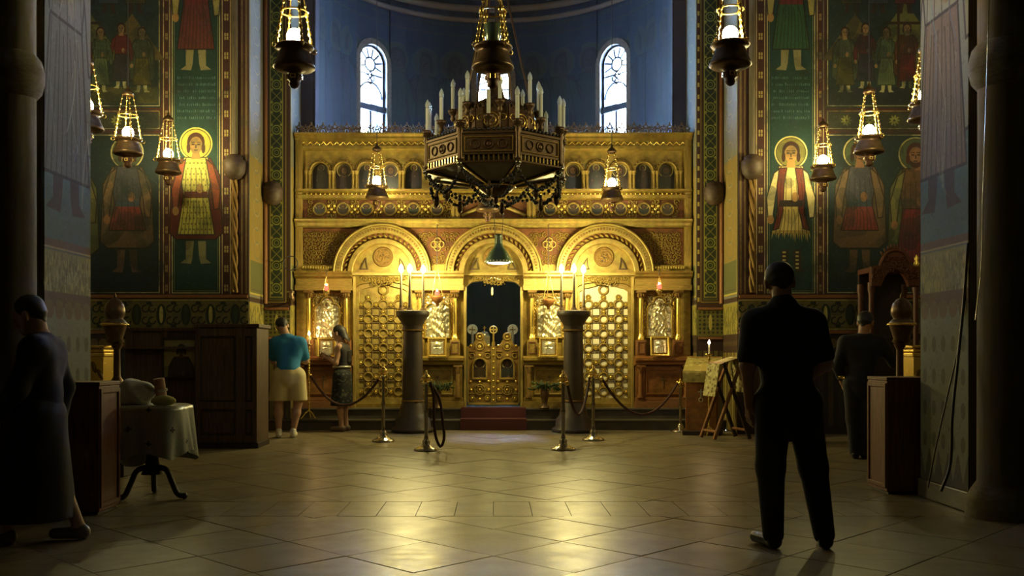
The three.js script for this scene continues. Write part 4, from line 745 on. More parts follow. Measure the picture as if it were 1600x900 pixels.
for (const [px, py, d, lit, label] of lampSpots) {
  const y = sy(py, d), o = makeLamp(lit, d > 14.5 ? LAMP_POWER * 0.18 : d < 9 ? LAMP_POWER * 0.8 : LAMP_POWER);
  o.name = numbered('hanging_lamp'); scene.add(o); o.position.set(sx(px, d), y, -d);
  const wire = o.children.find((c) => c.name === 'suspension_wire'); wire.geometry = rod([0, 0.6, 0], [0, TOP - y, 0], 0.006, 0.006, 6);
  tag(o, label, 'hanging lamp', 'bell-shaped hanging oil lamps');
}
// ================================================================ CHANDELIER
{
  const d = 10.5, y0 = sy(262, d), R = 0.765, c = thing('chandelier', 'great bronze octagonal chandelier with rows of unlit candle bulbs and garlands', 'chandelier', [sx(775, d), y0, -d]);
  const turn = -0.286, ang = (k) => PI / 2 + turn + k * PI / 4, N = 8;
  const P = (k, r, y) => [cos(ang(k)) * r, y, sin(ang(k)) * r];
  const side = (k, r, w) => { const a = ang(k) + PI / 8; return { x: cos(a) * r * cos(PI / 8), z: sin(a) * r * cos(PI / 8), ry: PI / 2 - a, w: 2 * r * sin(PI / 8) * w }; };
  for (let k = 0; k < N; k++) {
    const f = side(k, R, 1), panel = mesh('band_panel', put(bx(f.w, 0.21, 0.03), f.x, 0.105, f.z, 0, f.ry), M.bronze, c);
    const at = (g, x, y, z) => { g.translate(x, y, z + 0.015); return put(g, f.x, 0.105, f.z, 0, f.ry); };
    mesh('panel_frame', at(frameGeo(f.w - 0.08, 0.16, 0.014, 0.012, 0.003), 0, 0, 0), M.goldAged, panel);
    for (const i of [-1, 0, 1]) mesh('panel_relief', at(ring(0.045, 0.008, 0, 0, 0, 16, 5), i * 0.14, 0, 0.006), k % 2 ? M.bronze : M.bronzeRed, panel);
    mesh('panel_boss', at(put(new THREE.SphereGeometry(0.03, 10, 6), 0, 0, 0, 0, 0, 0, V(1, 1, 0.5)), 0, 0, 0), k % 2 ? M.bronze : M.bronzeRed, panel);
    mesh('corner_post', put(lathe([[0.03, -0.06], [0.042, -0.04], [0.03, -0.02], [0.026, 0.2], [0.04, 0.24], [0.03, 0.27], [0.05, 0.30]], 10), ...P(k, R + 0.005, 0)), M.bronze, c);
    mesh('upper_rail', put(bx(f.w + 0.02, 0.03, 0.06, 0, 0, 0, 0.006), f.x, 0.225, f.z, 0, f.ry), M.bronze, c);
    mesh('lower_rail', put(bx(f.w + 0.03, 0.022, 0.07, 0, 0, 0, 0.006), f.x, -0.075, f.z, 0, f.ry), M.bronze, c);
    for (let i = 0; i < 11; i++) { mesh('baluster', put(bx(0.014, 0.06, 0.014, (i - 5) * f.w / 11.5, 0, 0.012), f.x, -0.035, f.z, 0, f.ry), M.brass, c); mesh('crest_bead', put(ball(0.021, (i - 5) * f.w / 11.5, 0, 0.0, 8, 6), f.x, 0.262, f.z, 0, f.ry), M.iron, c); }
    mesh('gallery_back', put(bx(f.w, 0.06, 0.01), f.x * 0.97, -0.035, f.z * 0.97, 0, f.ry), M.iron, c);
    // upper tier
    const g = side(k, 0.44, 1); mesh('tier_panel', put(bx(g.w, 0.26, 0.03), g.x, 0.42, g.z, 0, g.ry), k % 2 ? M.bronzeRed : M.bronze, c);
    mesh('tier_cresting', [-2, -1, 0, 1, 2].map((i) => put(merge([ring(0.026, 0.007, i * g.w / 5.4, 0.02, 0, 10, 5), ball(0.012, i * g.w / 5.4, 0.06, 0, 6, 5)]), g.x, 0.56, g.z, 0, g.ry)), M.bronze, c);
    mesh('tier_relief', put(merge([ring(0.08, 0.01, 0, 0, 0, 16, 5), ring(0.045, 0.008, 0, 0, 0, 14, 5), ring(0.035, 0.007, 0.12, 0.03, 0, 12, 5), ring(0.035, 0.007, -0.12, 0.03, 0, 12, 5)]), g.x * 1.05, 0.42, g.z * 1.05, 0, g.ry), M.brass, c);
    mesh('sloping_spoke', [rod(P(k, R - 0.02, 0.25), P(k, 0.45, 0.33), 0.016, 0.016, 6)], M.bronze, c);
    mesh('under_strut', [rod(P(k, R + 0.02, -0.085), P(k, 0.2, -0.21), 0.014, 0.014, 6)], M.brass, c);
    mesh('corner_boss', put(merge([ball(0.034, 0, -0.09, 0, 10, 8), ball(0.02, 0, -0.135, 0, 8, 6), ball(0.014, 0, -0.165, 0, 8, 6)]), ...P(k, R + 0.02, 0)), M.chrome, c);
    // bead garlands: rim to rim and rim to hub
    const gar = [];
    for (let i = 0; i <= 18; i++) { const t = i / 18, a = P(k, R - 0.02, -0.13), b = P(k + 1, R - 0.02, -0.13), sag = 0.2 * 4 * t * (1 - t); gar.push(ball(rr(0.016, 0.027), a[0] + (b[0] - a[0]) * t, a[1] - sag + rr(-0.01, 0.01), a[2] + (b[2] - a[2]) * t, 7, 5)); }
    for (let i = 1; i < 12; i++) { const t = i / 12, a = P(k, R - 0.05, -0.14), b = P(k, 0.1, -0.32), sag = 0.1 * 4 * t * (1 - t); gar.push(ball(rr(0.015, 0.024), a[0] + (b[0] - a[0]) * t, a[1] + (b[1] - a[1]) * t - sag, a[2] + (b[2] - a[2]) * t, 7, 5)); }
    mesh('bead_garland', gar, M.iron, c).userData.kind = 'stuff';
    mesh('drop_tassel', put(lathe([[0.004, -0.17], [0.028, -0.14], [0.035, -0.08], [0.02, -0.03], [0.01, 0]], 10), ...P(k + 0.5, R * 0.86, -0.26)), M.bronze, c);
  }
  mesh('underside', new THREE.CylinderGeometry(R - 0.01, 0.24, 0.11, 8, 1, true).rotateY(PI / 2 - ang(0)).translate(0, -0.135, 0).toNonIndexed(), std(0.07, 0.06, 0.06, 0.45, 0.5, { side: THREE.DoubleSide }), c);
  mesh('hub_bowl', put(lathe([[0.008, -0.40], [0.022, -0.385], [0.032, -0.36], [0.02, -0.34], [0.045, -0.325], [0.11, -0.295], [0.17, -0.255], [0.21, -0.21], [0.19, -0.19]], 20), 0, 0, 0), M.bronzeRed, c);
  mesh('hub_rim', ring(0.21, 0.014, 0, 0, 0, 28, 6).rotateX(PI / 2).translate(0, -0.21, 0), M.brass, c);
  mesh('tier_base', [new THREE.CylinderGeometry(0.46, R - 0.04, 0.12, 8, 1, true).rotateY(PI / 2 - ang(0)).translate(0, 0.27, 0).toNonIndexed()], std(0.1, 0.07, 0.06, 0.5, 0.5, { side: THREE.DoubleSide }), c);
  mesh('centre_dome', put(lathe([[0.42, 0.55], [0.36, 0.62], [0.22, 0.7], [0.1, 0.76], [0.06, 0.9], [0.08, 0.95], [0.05, 1.0], [0.02, 1.1]], 16), 0, 0, 0), M.bronze, c);
  const candle = (a, r, y, h) => {
    const x = cos(a) * r, z = sin(a) * r;
    const q = mesh('candle', cyl(0.021, 0.021, h, x, y, z, 10), M.candleWax, c);
    mesh('flame_bulb', put(lathe([[0.018, 0], [0.027, 0.026], [0.024, 0.055], [0.01, 0.085], [0.001, 0.1]], 10), x, y + h, z), M.bulbOff, q);
    mesh('candle_cup', put(lathe([[0.012, -0.13], [0.03, -0.1], [0.018, -0.07], [0.05, -0.03], [0.055, 0.0], [0.02, 0.01]], 12), x, y, z), M.bronze, q);
    mesh('cup_arm', rod([x * 0.97, y - 0.12, z * 0.97], [x * 0.9, 0.2, z * 0.9], 0.011, 0.011, 5), M.bronze, q);
  };
  for (let k = 0; k < 16; k++) candle(ang(0) + k * PI / 8, k % 2 ? R - 0.03 : R, k % 2 ? 0.40 : 0.35, 0.24);
  for (let k = 0; k < 8; k++) candle(ang(0) + k * PI / 4 + 0.2, 0.47, 0.62, 0.24);
  for (let k = 0; k < 4; k++) { const q = ang(0) + k * PI / 2 + PI / 4; mesh('suspension_chain', [rod([cos(q) * 0.44, 0.56, sin(q) * 0.44], [0, 2.4, 0], 0.012, 0.012, 5)], M.bronze, c); }
  mesh('suspension_rod', rod([0, 1.0, 0], [0, TOP - y0, 0], 0.014, 0.014, 8), M.iron, c);
}
// ================================================================ SMALL VIGIL LAMPS AT THE SCREEN
function vigilLamp(px, py, d, label, red, hangPy, big) {
  const o = thing('vigil_lamp', label, 'vigil lamp', [sx(px, d), sy(py, d), -d], 0, 'small vigil lamps at the screen');
  const r = big ? 0.1 : 0.055;
  mesh('bowl', put(lathe([[0.006, -r * 1.5], [r * 0.3, -r * 1.3], [r * 0.25, -r * 1.1], [r * 0.75, -r * 0.7], [r, -r * 0.1], [r * 0.95, r * 0.1], [r * 0.7, r * 0.2]], 18), 0, -0.06, 0), big ? M.goldBrown : M.brass, o);
  if (red) { mesh('red_glass_cup', put(lathe([[0.005, -0.05], [0.03, -0.045], [0.038, 0.01], [0.034, 0.03]], 14), 0, 0, 0), M.redGlass, o); const b = mesh('flame', put(new THREE.SphereGeometry(0.02, 10, 8), 0, 0.03, 0, 0, 0, 0, V(0.8, 1.4, 0.8)), M.flame, o); pointLight(o, 0, 0.04, 0, 0.12, new THREE.Color(1, 0.5, 0.25), 1); }
  const top = sy(hangPy, d) - sy(py, d);
  for (let k = 0; k < 3; k++) { const q = k * 2.094 + 0.4; mesh('chain', rod([cos(q) * r * 0.95, -0.05, sin(q) * r * 0.95], [0, min(0.45, top * 0.6), 0], 0.005, 0.005, 5), M.brass, o); }
  mesh('suspension_cord', rod([0, min(0.45, top * 0.6), 0], [0, top, 0], 0.006, 0.006, 5), M.iron, o);
  mesh('bracket', rod([0, top, 0], [0, top, -(D_SCREEN - d) + 0.2], 0.014, 0.014, 6), M.brass, o);
}
vigilLamp(510, 449, 15.25, 'red glowing vigil lamp over the outer icon by the dark-haired woman', true, 420, false);
vigilLamp(1030, 447, 15.25, 'red glowing vigil lamp over the outer icon near the icon lectern', true, 420, false);
vigilLamp(683, 458, 15.2, 'red glowing vigil lamp by the inner icon with dark ball lamp, beside left candle column', true, 350, true);
vigilLamp(857, 463, 15.2, 'round dark vigil lamp hanging before the silver icon beside right candle column', false, 350, true);
{
  const d = 14.4, o = thing('green_shade_lamp', 'green enamel lamp shade with glowing rim hanging before the central arch', 'lamp', [sx(779, d), sy(410, d), -d]);
  mesh('shade', lathe([[0.2, -0.01], [0.205, 0.02], [0.19, 0.06], [0.15, 0.13], [0.11, 0.19], [0.075, 0.23], [0.06, 0.28], [0.06, 0.4], [0.055, 0.42], [0.01, 0.42]], 28), M.greenGlass, o);
  mesh('glowing_bulb', put(new THREE.SphereGeometry(0.17, 20, 8), 0, -0.005, 0, 0, 0, 0, V(1, 0.14, 1)), new THREE.MeshStandardMaterial({ color: 0xffffff, emissive: new THREE.Color().setRGB(1, 0.88, 0.6), emissiveIntensity: 3 }), o);
  const beads = mesh('rim_beads', Array.from({ length: 26 }, (_, k) => ball(0.013, cos(k * 0.2417) * 0.2, 0.012, sin(k * 0.2417) * 0.2, 6, 5)), M.candleWax, o); beads.userData.kind = 'stuff';
  for (const s of [-1, 1]) mesh('suspension_cord', rod([s * 0.05, 0.4, 0], [s * 0.1, 1.2, 0], 0.005, 0.005, 5), M.iron, o);
  mesh('suspension_wire', [rod([0.1, 1.2, 0], [-0.1, 1.2, 0], 0.006, 0.006, 5), rod([0, 1.2, 0], [0, TOP - o.position.y, 0], 0.006, 0.006, 5)], M.iron, o);
  pointLight(o, 0, -0.08, 0, 0.35, LAMP_COLOR, 4);
}

// ================================================================ CANDLE COLUMNS BEFORE THE SCREEN
{
  const d = 14.72, colProfile = [[0.005, 0], [0.33, 0], [0.33, 0.06], [0.28, 0.09], [0.27, 0.2], [0.22, 0.26], [0.20, 0.36], [0.165, 0.46], [0.155, 0.9], [0.15, 1.3], [0.145, 1.55], [0.16, 1.6], [0.15, 1.63], [0.19, 1.7], [0.245, 1.78], [0.255, 1.80], [0.255, 1.85], [0.235, 1.86], [0.01, 1.86]];
  const stone = std(0.13, 0.105, 0.095, 0.5, 0.1, { map: every(marbleTex, 0.6) });
  for (const [px, word, offs] of [[645, 'left', [-18, -4, 16]], [896, 'right', [-19, 0, 16]]]) {
    const x = sx(px, d), o = thing('candle_column', word === 'left' ? 'dark stone candle column with spreading dish, before the left lattice door' : 'dark stone candle column with spreading dish, before the right lattice door', 'candle stand', [x, 0, -d], 0, 'candle columns before the screen');
    mesh('column_foot', lathe(colProfile.slice(0, 8), 8), stone, o); mesh('column_shaft', lathe(colProfile.slice(7, 14), 16), stone, o); mesh('dish', lathe(colProfile.slice(12), 28), stone, o);
    for (const y of [0.48, 1.56]) mesh('collar', ring(0.162, 0.016, 0, 0, 0, 24, 6).rotateX(PI / 2).translate(0, y, 0), M.goldAged, o);
    offs.forEach((n, i) => {
      const h = 0.55, q = thing('tall_candle', `tall lit taper on the ${word} candle column, ${['nearest the outer side' , 'in the middle', 'nearest the outer side'][word === 'left' ? i : 2 - i]}`.replace(/nearest the outer side$/, (word === 'left') === (i === 0) ? 'towards its lattice door' : 'towards the royal doors').replace('in the middle', 'middle one of three'), 'candle', [x + sx(AXIS + n, d), 1.86, -d + [0.03, 0.09, -0.03][i]], 0, 'tapers on the candle columns');
      mesh('socket', put(lathe([[0.05, 0], [0.045, 0.03], [0.028, 0.05], [0.03, 0.08]], 12), 0, 0, 0), M.bronze, q);
      mesh('taper', cyl(0.026, 0.014, h, 0, 0.03, 0, 12), std(0.16, 0.12, 0.07, 0.6), q);
      mesh('flame_bulb', put(lathe([[0.012, 0], [0.034, 0.03], [0.038, 0.06], [0.024, 0.1], [0.004, 0.13]], 14), 0, h + 0.03, 0), M.bulb, q);
      pointLight(q, 0, h + 0.1, 0, CANDLE_POWER, LAMP_COLOR, 2);
    });
  }
}
// ================================================================ BARRIER POSTS AND ROPES
const postProfile = [[0.005, 0], [0.15, 0], [0.155, 0.015], [0.14, 0.03], [0.1, 0.045], [0.06, 0.07], [0.045, 0.09], [0.05, 0.12], [0.03, 0.15], [0.024, 0.2], [0.024, 0.48], [0.034, 0.5], [0.024, 0.53], [0.022, 0.86], [0.04, 0.88], [0.024, 0.9], [0.05, 0.93], [0.052, 0.96], [0.03, 0.985], [0.012, 1.0], [0.022, 1.02], [0.004, 1.045]];
function barrierPost(px, py, h, label, y0 = 0, dist) {
  const d = dist ?? groundDepth(py), o = thing('barrier_post', label, 'barrier post', [sx(px, d), y0, -d], 0, 'rope barrier posts'), k = h / 1.045;
  mesh('base', lathe(postProfile.slice(0, 9).map(([r, y]) => [r, y * k]), 24), M.chrome, o);
  mesh('post', lathe(postProfile.slice(8, 15).map(([r, y]) => [r, y * k]), 16), M.chrome, o);
  mesh('finial', lathe(postProfile.slice(14).map(([r, y]) => [r, y * k]), 16), M.brass, o);
  for (const s of [-1, 1]) mesh('rope_eye', ring(0.022, 0.006, s * 0.045, 0.9 * k, 0, 12, 5), M.brass, o);
  return V(sx(px, d), y0 + 0.9 * k, -d);
}
const pA = barrierPost(599, 690, 1.07, 'tall chrome barrier post with rope to the screen, before left lattice door');
const pB = barrierPost(666, 704, 1.0, 'chrome barrier post with a rope looped down beside it');
const pC = barrierPost(880, 703, 1.0, 'chrome barrier post standing nearest the royal doors on the right');
const pD = barrierPost(927, 688, 1.05, 'chrome barrier post in front of the right lattice door');
const pE = barrierPost(1063, 668, 0.82, 'slim barrier post beside the cloth-covered icon lectern', 0, 14.85);
function ropeBetween(a, b, sag, label) {
  const m = V((a.x + b.x) / 2, min(a.y, b.y) - sag, (a.z + b.z) / 2), pts = []; for (let i = 0; i <= 12; i++) { const t = i / 12; pts.push(V(a.x + (b.x - a.x) * t, a.y + (b.y - a.y) * t - sag * 4 * t * (1 - t), a.z + (b.z - a.z) * t)); }
  const o = thing('barrier_rope', label, 'rope', [m.x, m.y, m.z], 0, 'barrier ropes'); const g = tube(pts.map((p) => p.clone().sub(m)), 0.019, 40, 8); mesh('cord', g, M.rope, o);
  for (const p of [pts[0], pts[12]]) mesh('end_clasp', ball(0.028, p.x - m.x, p.y - m.y, p.z - m.z, 10, 8), M.brass, o);
}
ropeBetween(V(sx(483, 15.2) + 0.03, 0.86, -15.17), pA.clone().add(V(-0.05, -0.05, 0)), 0.42, 'dark rope sagging past the dark-haired woman to a tall post');
ropeBetween(pD.clone().add(V(0.12, -0.04, -0.02)), pE.clone().add(V(-0.04, 0.05, 0)), 0.50, 'dark rope sagging low before the right lattice door');
ropeBetween(pC.clone().add(V(0.05, -0.03, 0)), pD.clone().add(V(-0.05, -0.03, 0)), 0.45, 'dark rope sagging between the two posts by right candle column');
{ // loose loop hanging from the post
  const p = pB, o = thing('barrier_rope', 'loose dark rope hanging in a loop to the floor beside its post', 'rope', [p.x + 0.04, 0.02, p.z], 0, 'barrier ropes'), h = p.y - 0.03;
  mesh('cord', tube([[0.01, h, 0.0], [0.05, h * 0.8, 0.02], [0.06, h * 0.4, 0.03], [0.09, 0.12, 0.03], [0.14, 0.03, 0.03], [0.18, 0.12, 0.02], [0.16, h * 0.45, 0.0], [0.12, h * 0.75, 0], [0.02, h * 0.97, -0.02]], 0.018, 60, 8), M.rope, o);
}
// ================================================================ SLIM CANDLE STANDS WITH A SINGLE FLAME
function slimStand(px, pyFlame, d, y0, label) {
  const x = sx(px, d), top = sy(pyFlame, d) - y0, o = thing('candle_stand', label, 'candle stand', [x, y0, -d], 0, 'slim single-flame candle stands');
  for (let k = 0; k < 3; k++) { const q = k * 2.094 + 0.5; mesh('foot', tube([[0, 0.14, 0], [cos(q) * 0.06, 0.1, sin(q) * 0.06], [cos(q) * 0.11, 0.035, sin(q) * 0.11], [cos(q) * 0.14, 0.012, sin(q) * 0.14]], 0.012, 12, 6), M.brass, o); }
  const pts = [[0.014, 0.12]]; for (let y = 0.16; y < top - 0.22; y += 0.045) pts.push([0.014, y], [0.022, y + 0.015], [0.014, y + 0.03]);
  mesh('knotted_shaft', lathe([...pts, [0.014, top - 0.2]], 10), M.brass, o);
  mesh('drip_pan', put(lathe([[0.012, 0], [0.05, 0.02], [0.06, 0.035], [0.01, 0.03]], 14), 0, top - 0.2, 0), M.brass, o);
  mesh('candle', cyl(0.012, 0.011, 0.15, 0, top - 0.18, 0, 8), M.candleWax, o);
  mesh('flame', put(lathe([[0.004, 0], [0.02, 0.02], [0.018, 0.035], [0.002, 0.07]], 10), 0, top - 0.03, 0), M.flame, o);
  pointLight(o, 0, top, 0, 0.45, new THREE.Color(1, 0.62, 0.28), 1.5);
}
slimStand(483, 521, 15.2, 0.165, 'slim brass candle stand with one flame between tourist in blue and woman');
slimStand(1108, 535, 13.9, 0, 'slim brass candle stand with one flame beside the icon lectern');

// ================================================================ RED CARPET, SMALL FRAMED ICONS, BOUQUETS
{
  const w = 0.52, o = thing('red_carpet', 'dark red carpet runner over the steps below the royal doors', 'carpet', [0, 0, -15.2]);
  const prof = [[0.14, 0.0], [0.142, 0.17], [-0.145, 0.172], [-0.148, 0.336], [-0.235, 0.338]], s = [];
  prof.forEach(([z, y]) => s.push([z + 0.008, y + 0.008])); const back = prof.map(([z, y]) => [z, y]).reverse();
  const sh = poly([...s, ...back].map(([z, y]) => [-z, y]));
  mesh('runner', new THREE.ExtrudeGeometry(sh, { depth: 2 * w, bevelEnabled: false }).rotateY(PI / 2).translate(-w, 0, 0), M.carpet, o);
}
function framedIcon(px, py, label, tone) {
  const d = D_SCREEN - 0.26, w = 0.30, h = 0.31, o = thing('framed_icon', label, 'framed icon', [sx(px, d), sy(py + 15, d), -d], 0, 'small framed icons below the large icons');
  o.rotation.x = -0.08;
  mesh('frame', put(frameGeo(w, h, 0.028, 0.03, 0.006), 0, h / 2, 0), M.goldBright, o); mesh('inner_frame', put(frameGeo(w - 0.07, h - 0.07, 0.018, 0.02, 0.004), 0, h / 2, 0.002), M.goldAged, o);
  const g = new THREE.PlaneGeometry(w - 0.09, h - 0.09, 24, 26), p = g.attributes.position; for (let i = 0; i < p.count; i++) { const x = p.getX(i), y = p.getY(i), r = hypot(x, y - 0.04); p.setZ(i, (r < 0.05 ? 0.012 : 0) + (r < 0.028 ? 0.01 : 0) + (y < 0.0 && abs(x) < 0.06 ? 0.012 + 0.004 * sin(x * 120) : 0) + 0.006 * fbm(x * 40 + tone, y * 40, 1, 2)); } g.computeVertexNormals();
  mesh('embossed_cover', g.translate(0, h / 2, 0.012), tone % 2 ? M.silver : M.goldPale, o);
  mesh('back_board', bx(w - 0.02, h - 0.02, 0.012, 0, h / 2, 0), M.goldBrown, o);
}
framedIcon(683, 543, 'small gold-framed icon on the sill just right of the left candle column', 1);
framedIcon(857, 543, 'small gold-framed icon on the sill just left of the right candle column', 3);
framedIcon(1031, 541, 'small gold-framed icon on the sill under the outermost right icon', 5);
framedIcon(510, 543, 'small gold-framed icon on the sill beside the dark-haired woman', 7);
const leafMat = std(0.045, 0.075, 0.03, 0.6);
function bouquet(px, py, label) {
  const d = 15.28, o = thing('bouquet', label, 'bouquet', [sx(px, d), SOLEA, -d], 0, 'dark green bouquets at the foot of the screen'), y = sy(py, d) - SOLEA, lv = [];
  mesh('vase', lathe([[0.005, 0], [0.075, 0], [0.08, 0.02], [0.04, 0.06], [0.05, 0.14], [0.075, 0.22], [0.06, 0.28], [0.07, 0.3]], 16), M.bronze, o);
  const g = new THREE.SphereGeometry(0.05, 6, 4).scale(0.32, 1, 0.1);
  for (let i = 0; i < 90; i++) { const q = rr(0, 2 * PI), el = rr(-0.5, 0.9), r = rr(0.06, 0.24); lv.push(put(g.clone(), cos(q) * r * 1.05, y - 0.02 + sin(el) * r * 0.45, sin(q) * r * 0.32, rr(-1, 1), rr(-2, 2), PI / 2 - q + rr(-0.5, 0.5), rr(0.7, 1.3))); }
  mesh('foliage', lv, leafMat, o).userData.kind = 'stuff';
  mesh('stem', [-0.3, 0, 0.3].map((a) => rod([0, 0.25, 0], [sin(a) * 0.2, y, 0], 0.006, 0.006, 5)), leafMat, o);
}
bouquet(683, 603, 'dark green bouquet below the inner icon beside the left candle column');
bouquet(851, 603, 'dark green bouquet below the inner icon beside the right candle column');
// ================================================================ ALTAR SEEN THROUGH THE ROYAL DOORS
{
  const d = 17.6, o = thing('altar_table', 'altar table under a dark cloth inside the royal doors', 'altar', [0, SOLEA, -d]);
  mesh('cloth', put(new RoundedBoxGeometry(1.3, 0.95, 0.9, 2, 0.03), 0, 0.475, 0), std(0.09, 0.10, 0.075, 0.8, 0, { map: every(tarnishTex, 0.4) }), o); mesh('top_slab', bx(1.36, 0.05, 0.96, 0, 0.975, 0, 0.01), M.goldAged, o);
  for (const [x, w, lab] of [[sx(738, 17.3), 0.07, 'round processional fan standing behind the left royal door leaf'], [sx(801, 17.3), 0.07, 'round processional fan standing behind the right royal door leaf']]) {
    const f = thing('processional_fan', lab, 'fan', [x, SOLEA + 1.0, -17.3], 0, 'round processional fans on the altar'), y = sy(515, 17.3) - SOLEA - 1.0;
    mesh('stand', cyl(0.07, 0.03, 0.05, 0, 0, 0, 14), M.goldAged, f); mesh('staff', cyl(0.03, 0.03, y - 0.08, 0, 0.03, 0, 10), std(0.4, 0.4, 0.42, 0.4, 0.4), f);
    mesh('disc', [cyl(0.085, 0.085, 0.012, 0, 0, 0, 24).rotateX(PI / 2).translate(0, y, 0), ring(0.085, 0.012, 0, y, 0.006, 24, 6)], std(0.55, 0.55, 0.55, 0.4, 0.4), f);
    mesh('disc_relief', [bx(0.11, 0.014, 0.01, 0, y, 0.018), bx(0.014, 0.11, 0.01, 0, y, 0.018)], M.goldAged, f);
  }
  const t = thing('tabernacle', 'small pale domed tabernacle on the altar behind the meeting post', 'tabernacle', [sx(757, 17.6), SOLEA + 1.0, -17.55]);
  mesh('box', bx(0.2, 0.2, 0.16, 0, 0.1, 0, 0.01), M.silver, t); mesh('dome', put(new THREE.SphereGeometry(0.09, 16, 8, 0, 2 * PI, 0, PI / 2), 0, 0.2, 0), M.silver, t); mesh('cross', [bx(0.012, 0.1, 0.012, 0, 0.33, 0), bx(0.06, 0.012, 0.012, 0, 0.345, 0)], M.goldBright, t);
  const s = thing('pendant_candle', 'tiny glowing candle pendant hanging inside the royal door arch', 'pendant', [sx(769, 16.4), sy(455, 16.4), -16.4]);
  mesh('candle_bulb', put(lathe([[0.006, -0.07], [0.018, -0.05], [0.018, 0.05], [0.006, 0.07]], 10), 0, 0, 0), new THREE.MeshStandardMaterial({ color: 0xffffff, emissive: new THREE.Color().setRGB(1, 0.8, 0.3), emissiveIntensity: 1.2 }), s); pointLight(s, 0, 0, 0, 1.5, LAMP_COLOR, 1); mesh('suspension_cord', rod([0, 0.06, 0], [0, 8, 0], 0.004, 0.004, 5), M.iron, s); mesh('bottom_cap', ball(0.02, 0, -0.07, 0, 8, 6), M.brass, s);
}
// ================================================================ LEFT SIDE: CABINET, DESK, TABLE, SHRINE
{
  const d = 12.2, x1 = sx(402, d), x0 = sx(186, d), xm = sx(306, d), h = sy(506, d);
  const o = thing('wooden_cabinet', 'tall dark panelled wooden cabinet standing behind the cloth-covered table', 'cabinet', [(x0 + x1) / 2, 0, -d]), X = (x) => x - (x0 + x1) / 2;
  mesh('carcass', metric(merge([bb(X(xm), X(x1), 0.04, h - 0.05, -0.6, 0), bb(X(x0), X(xm), 0.04, h - 0.08, -0.6, -0.22)])), M.wood, o);
  mesh('top_board', metric(merge([bb(X(xm) - 0.02, X(x1) + 0.03, h - 0.05, h, -0.62, 0.03, 0.008)])), M.wood, o); mesh('top_board', metric(bb(X(x0) - 0.03, X(xm) - 0.02, h - 0.09, h - 0.04, -0.62, -0.18, 0.008)), M.wood, o);
  mesh('skirting', metric(bb(X(xm) - 0.01, X(x1) + 0.015, 0, 0.07, -0.6, 0.015, 0.006)), M.darkWood, o);
  const xs = [X(xm), X(sx(376, d)), X(x1)], ym = sy(634, d);
  for (let i = 0; i < 3; i++) mesh('stile', metric(bb(xs[i] - (i ? 0.06 : 0), xs[i] + (i < 2 ? 0.06 : 0), 0.07, h - 0.05, 0, 0.025, 0.006)), M.wood, o);
  for (const y of [0.07, ym - 0.05, h - 0.16]) mesh('rail', metric(bb(X(xm), X(x1), y, y + 0.1, 0, 0.022, 0.006)), M.wood, o);
  for (let i = 0; i < 2; i++) for (const [a, b] of [[0.19, ym - 0.07], [ym + 0.07, h - 0.18]]) { const p = mesh('door_panel', metric(bb(xs[i] + 0.08, xs[i + 1] - 0.08, a, b, 0, 0.012, 0.005)), M.wood, o); mesh('panel_bead', put(frameGeo(xs[i + 1] - xs[i] - 0.13, b - a + 0.02, 0.014, 0.012, 0.003), (xs[i] + xs[i + 1]) / 2, (a + b) / 2, 0.01), M.darkWood, p); }
  for (const x of [X(x0) + 0.05, X(sx(249, d)), X(xm) - 0.05]) mesh('pilaster', metric(bb(x - 0.04, x + 0.04, 0.04, h - 0.09, -0.22, -0.18, 0.006)), M.wood, o);
  mesh('shelf', metric(bb(X(x0), X(xm), sy(545, d), sy(545, d) + 0.03, -0.22, -0.1)), M.wood, o);
  // a picture standing in the left bay
  const p = thing('pale_picture', 'pale yellowish picture with a dark head, standing in the wooden cabinet bay', 'picture', [sx(281, 12.37), sy(590, 12.37), -12.37]);
  mesh('panel', bx(0.42, 0.5, 0.015, 0, 0.25, 0), new THREE.MeshStandardMaterial({ roughness: 0.7, map: canvasTex(128, 150, (c, w, hh) => { c.fillStyle = '#8a7f4e'; c.fillRect(0, 0, w, hh); c.fillStyle = '#6a6038'; c.fillRect(0, hh * 0.7, w, hh); saint(c, w * 0.55, hh * 1.9, hh * 1.75, { skin: '#4c3f2a', hair: '#241c16', robe: '#3a2a26', cloak: '#2a2430', hem: 7 }); speckle(c, w, hh, 260); }) }), p);
  mesh('frame', put(frameGeo(0.44, 0.52, 0.02, 0.025, 0.004), 0, 0.25, 0), M.darkWood, p);
}
function candleDesk(side, xNear, dNear, dFar, h, w, label) {
  const o = thing('candle_desk', label, 'desk', [xNear + side * w / 2, 0, -(dNear + dFar) / 2], 0, 'plain wooden candle desks at the piers'), dp = dFar - dNear;
  mesh('body', metric(bx(w, h - 0.05, dp, 0, (h - 0.05) / 2 + 0.02, 0, 0.006)), M.boxWood, o); mesh('top', metric(bx(w + 0.01, 0.03, dp + 0.01, 0, h - 0.015, 0, 0.006)), M.boxWood, o); mesh('kick_board', metric(bx(w - 0.04, 0.03, dp - 0.04, 0, 0.015, 0)), M.darkWood, o);
  mesh('side_panel', metric(put(frameGeo(dp - 0.02, h - 0.1, 0.035, 0.012, 0.004), -side * w / 2, h / 2, 0, 0, -side * PI / 2)), M.boxWood, o);
}
candleDesk(-1, sx(155, 7.14), 7.14, 7.53, 0.99, 0.7, 'wide wooden desk half hidden by the dark walking figure');
candleDesk(1, sx(1386, 8.2), 8.2, 8.62, 1.0, 0.75, 'brown wooden desk beside the standing man, against the right pier');
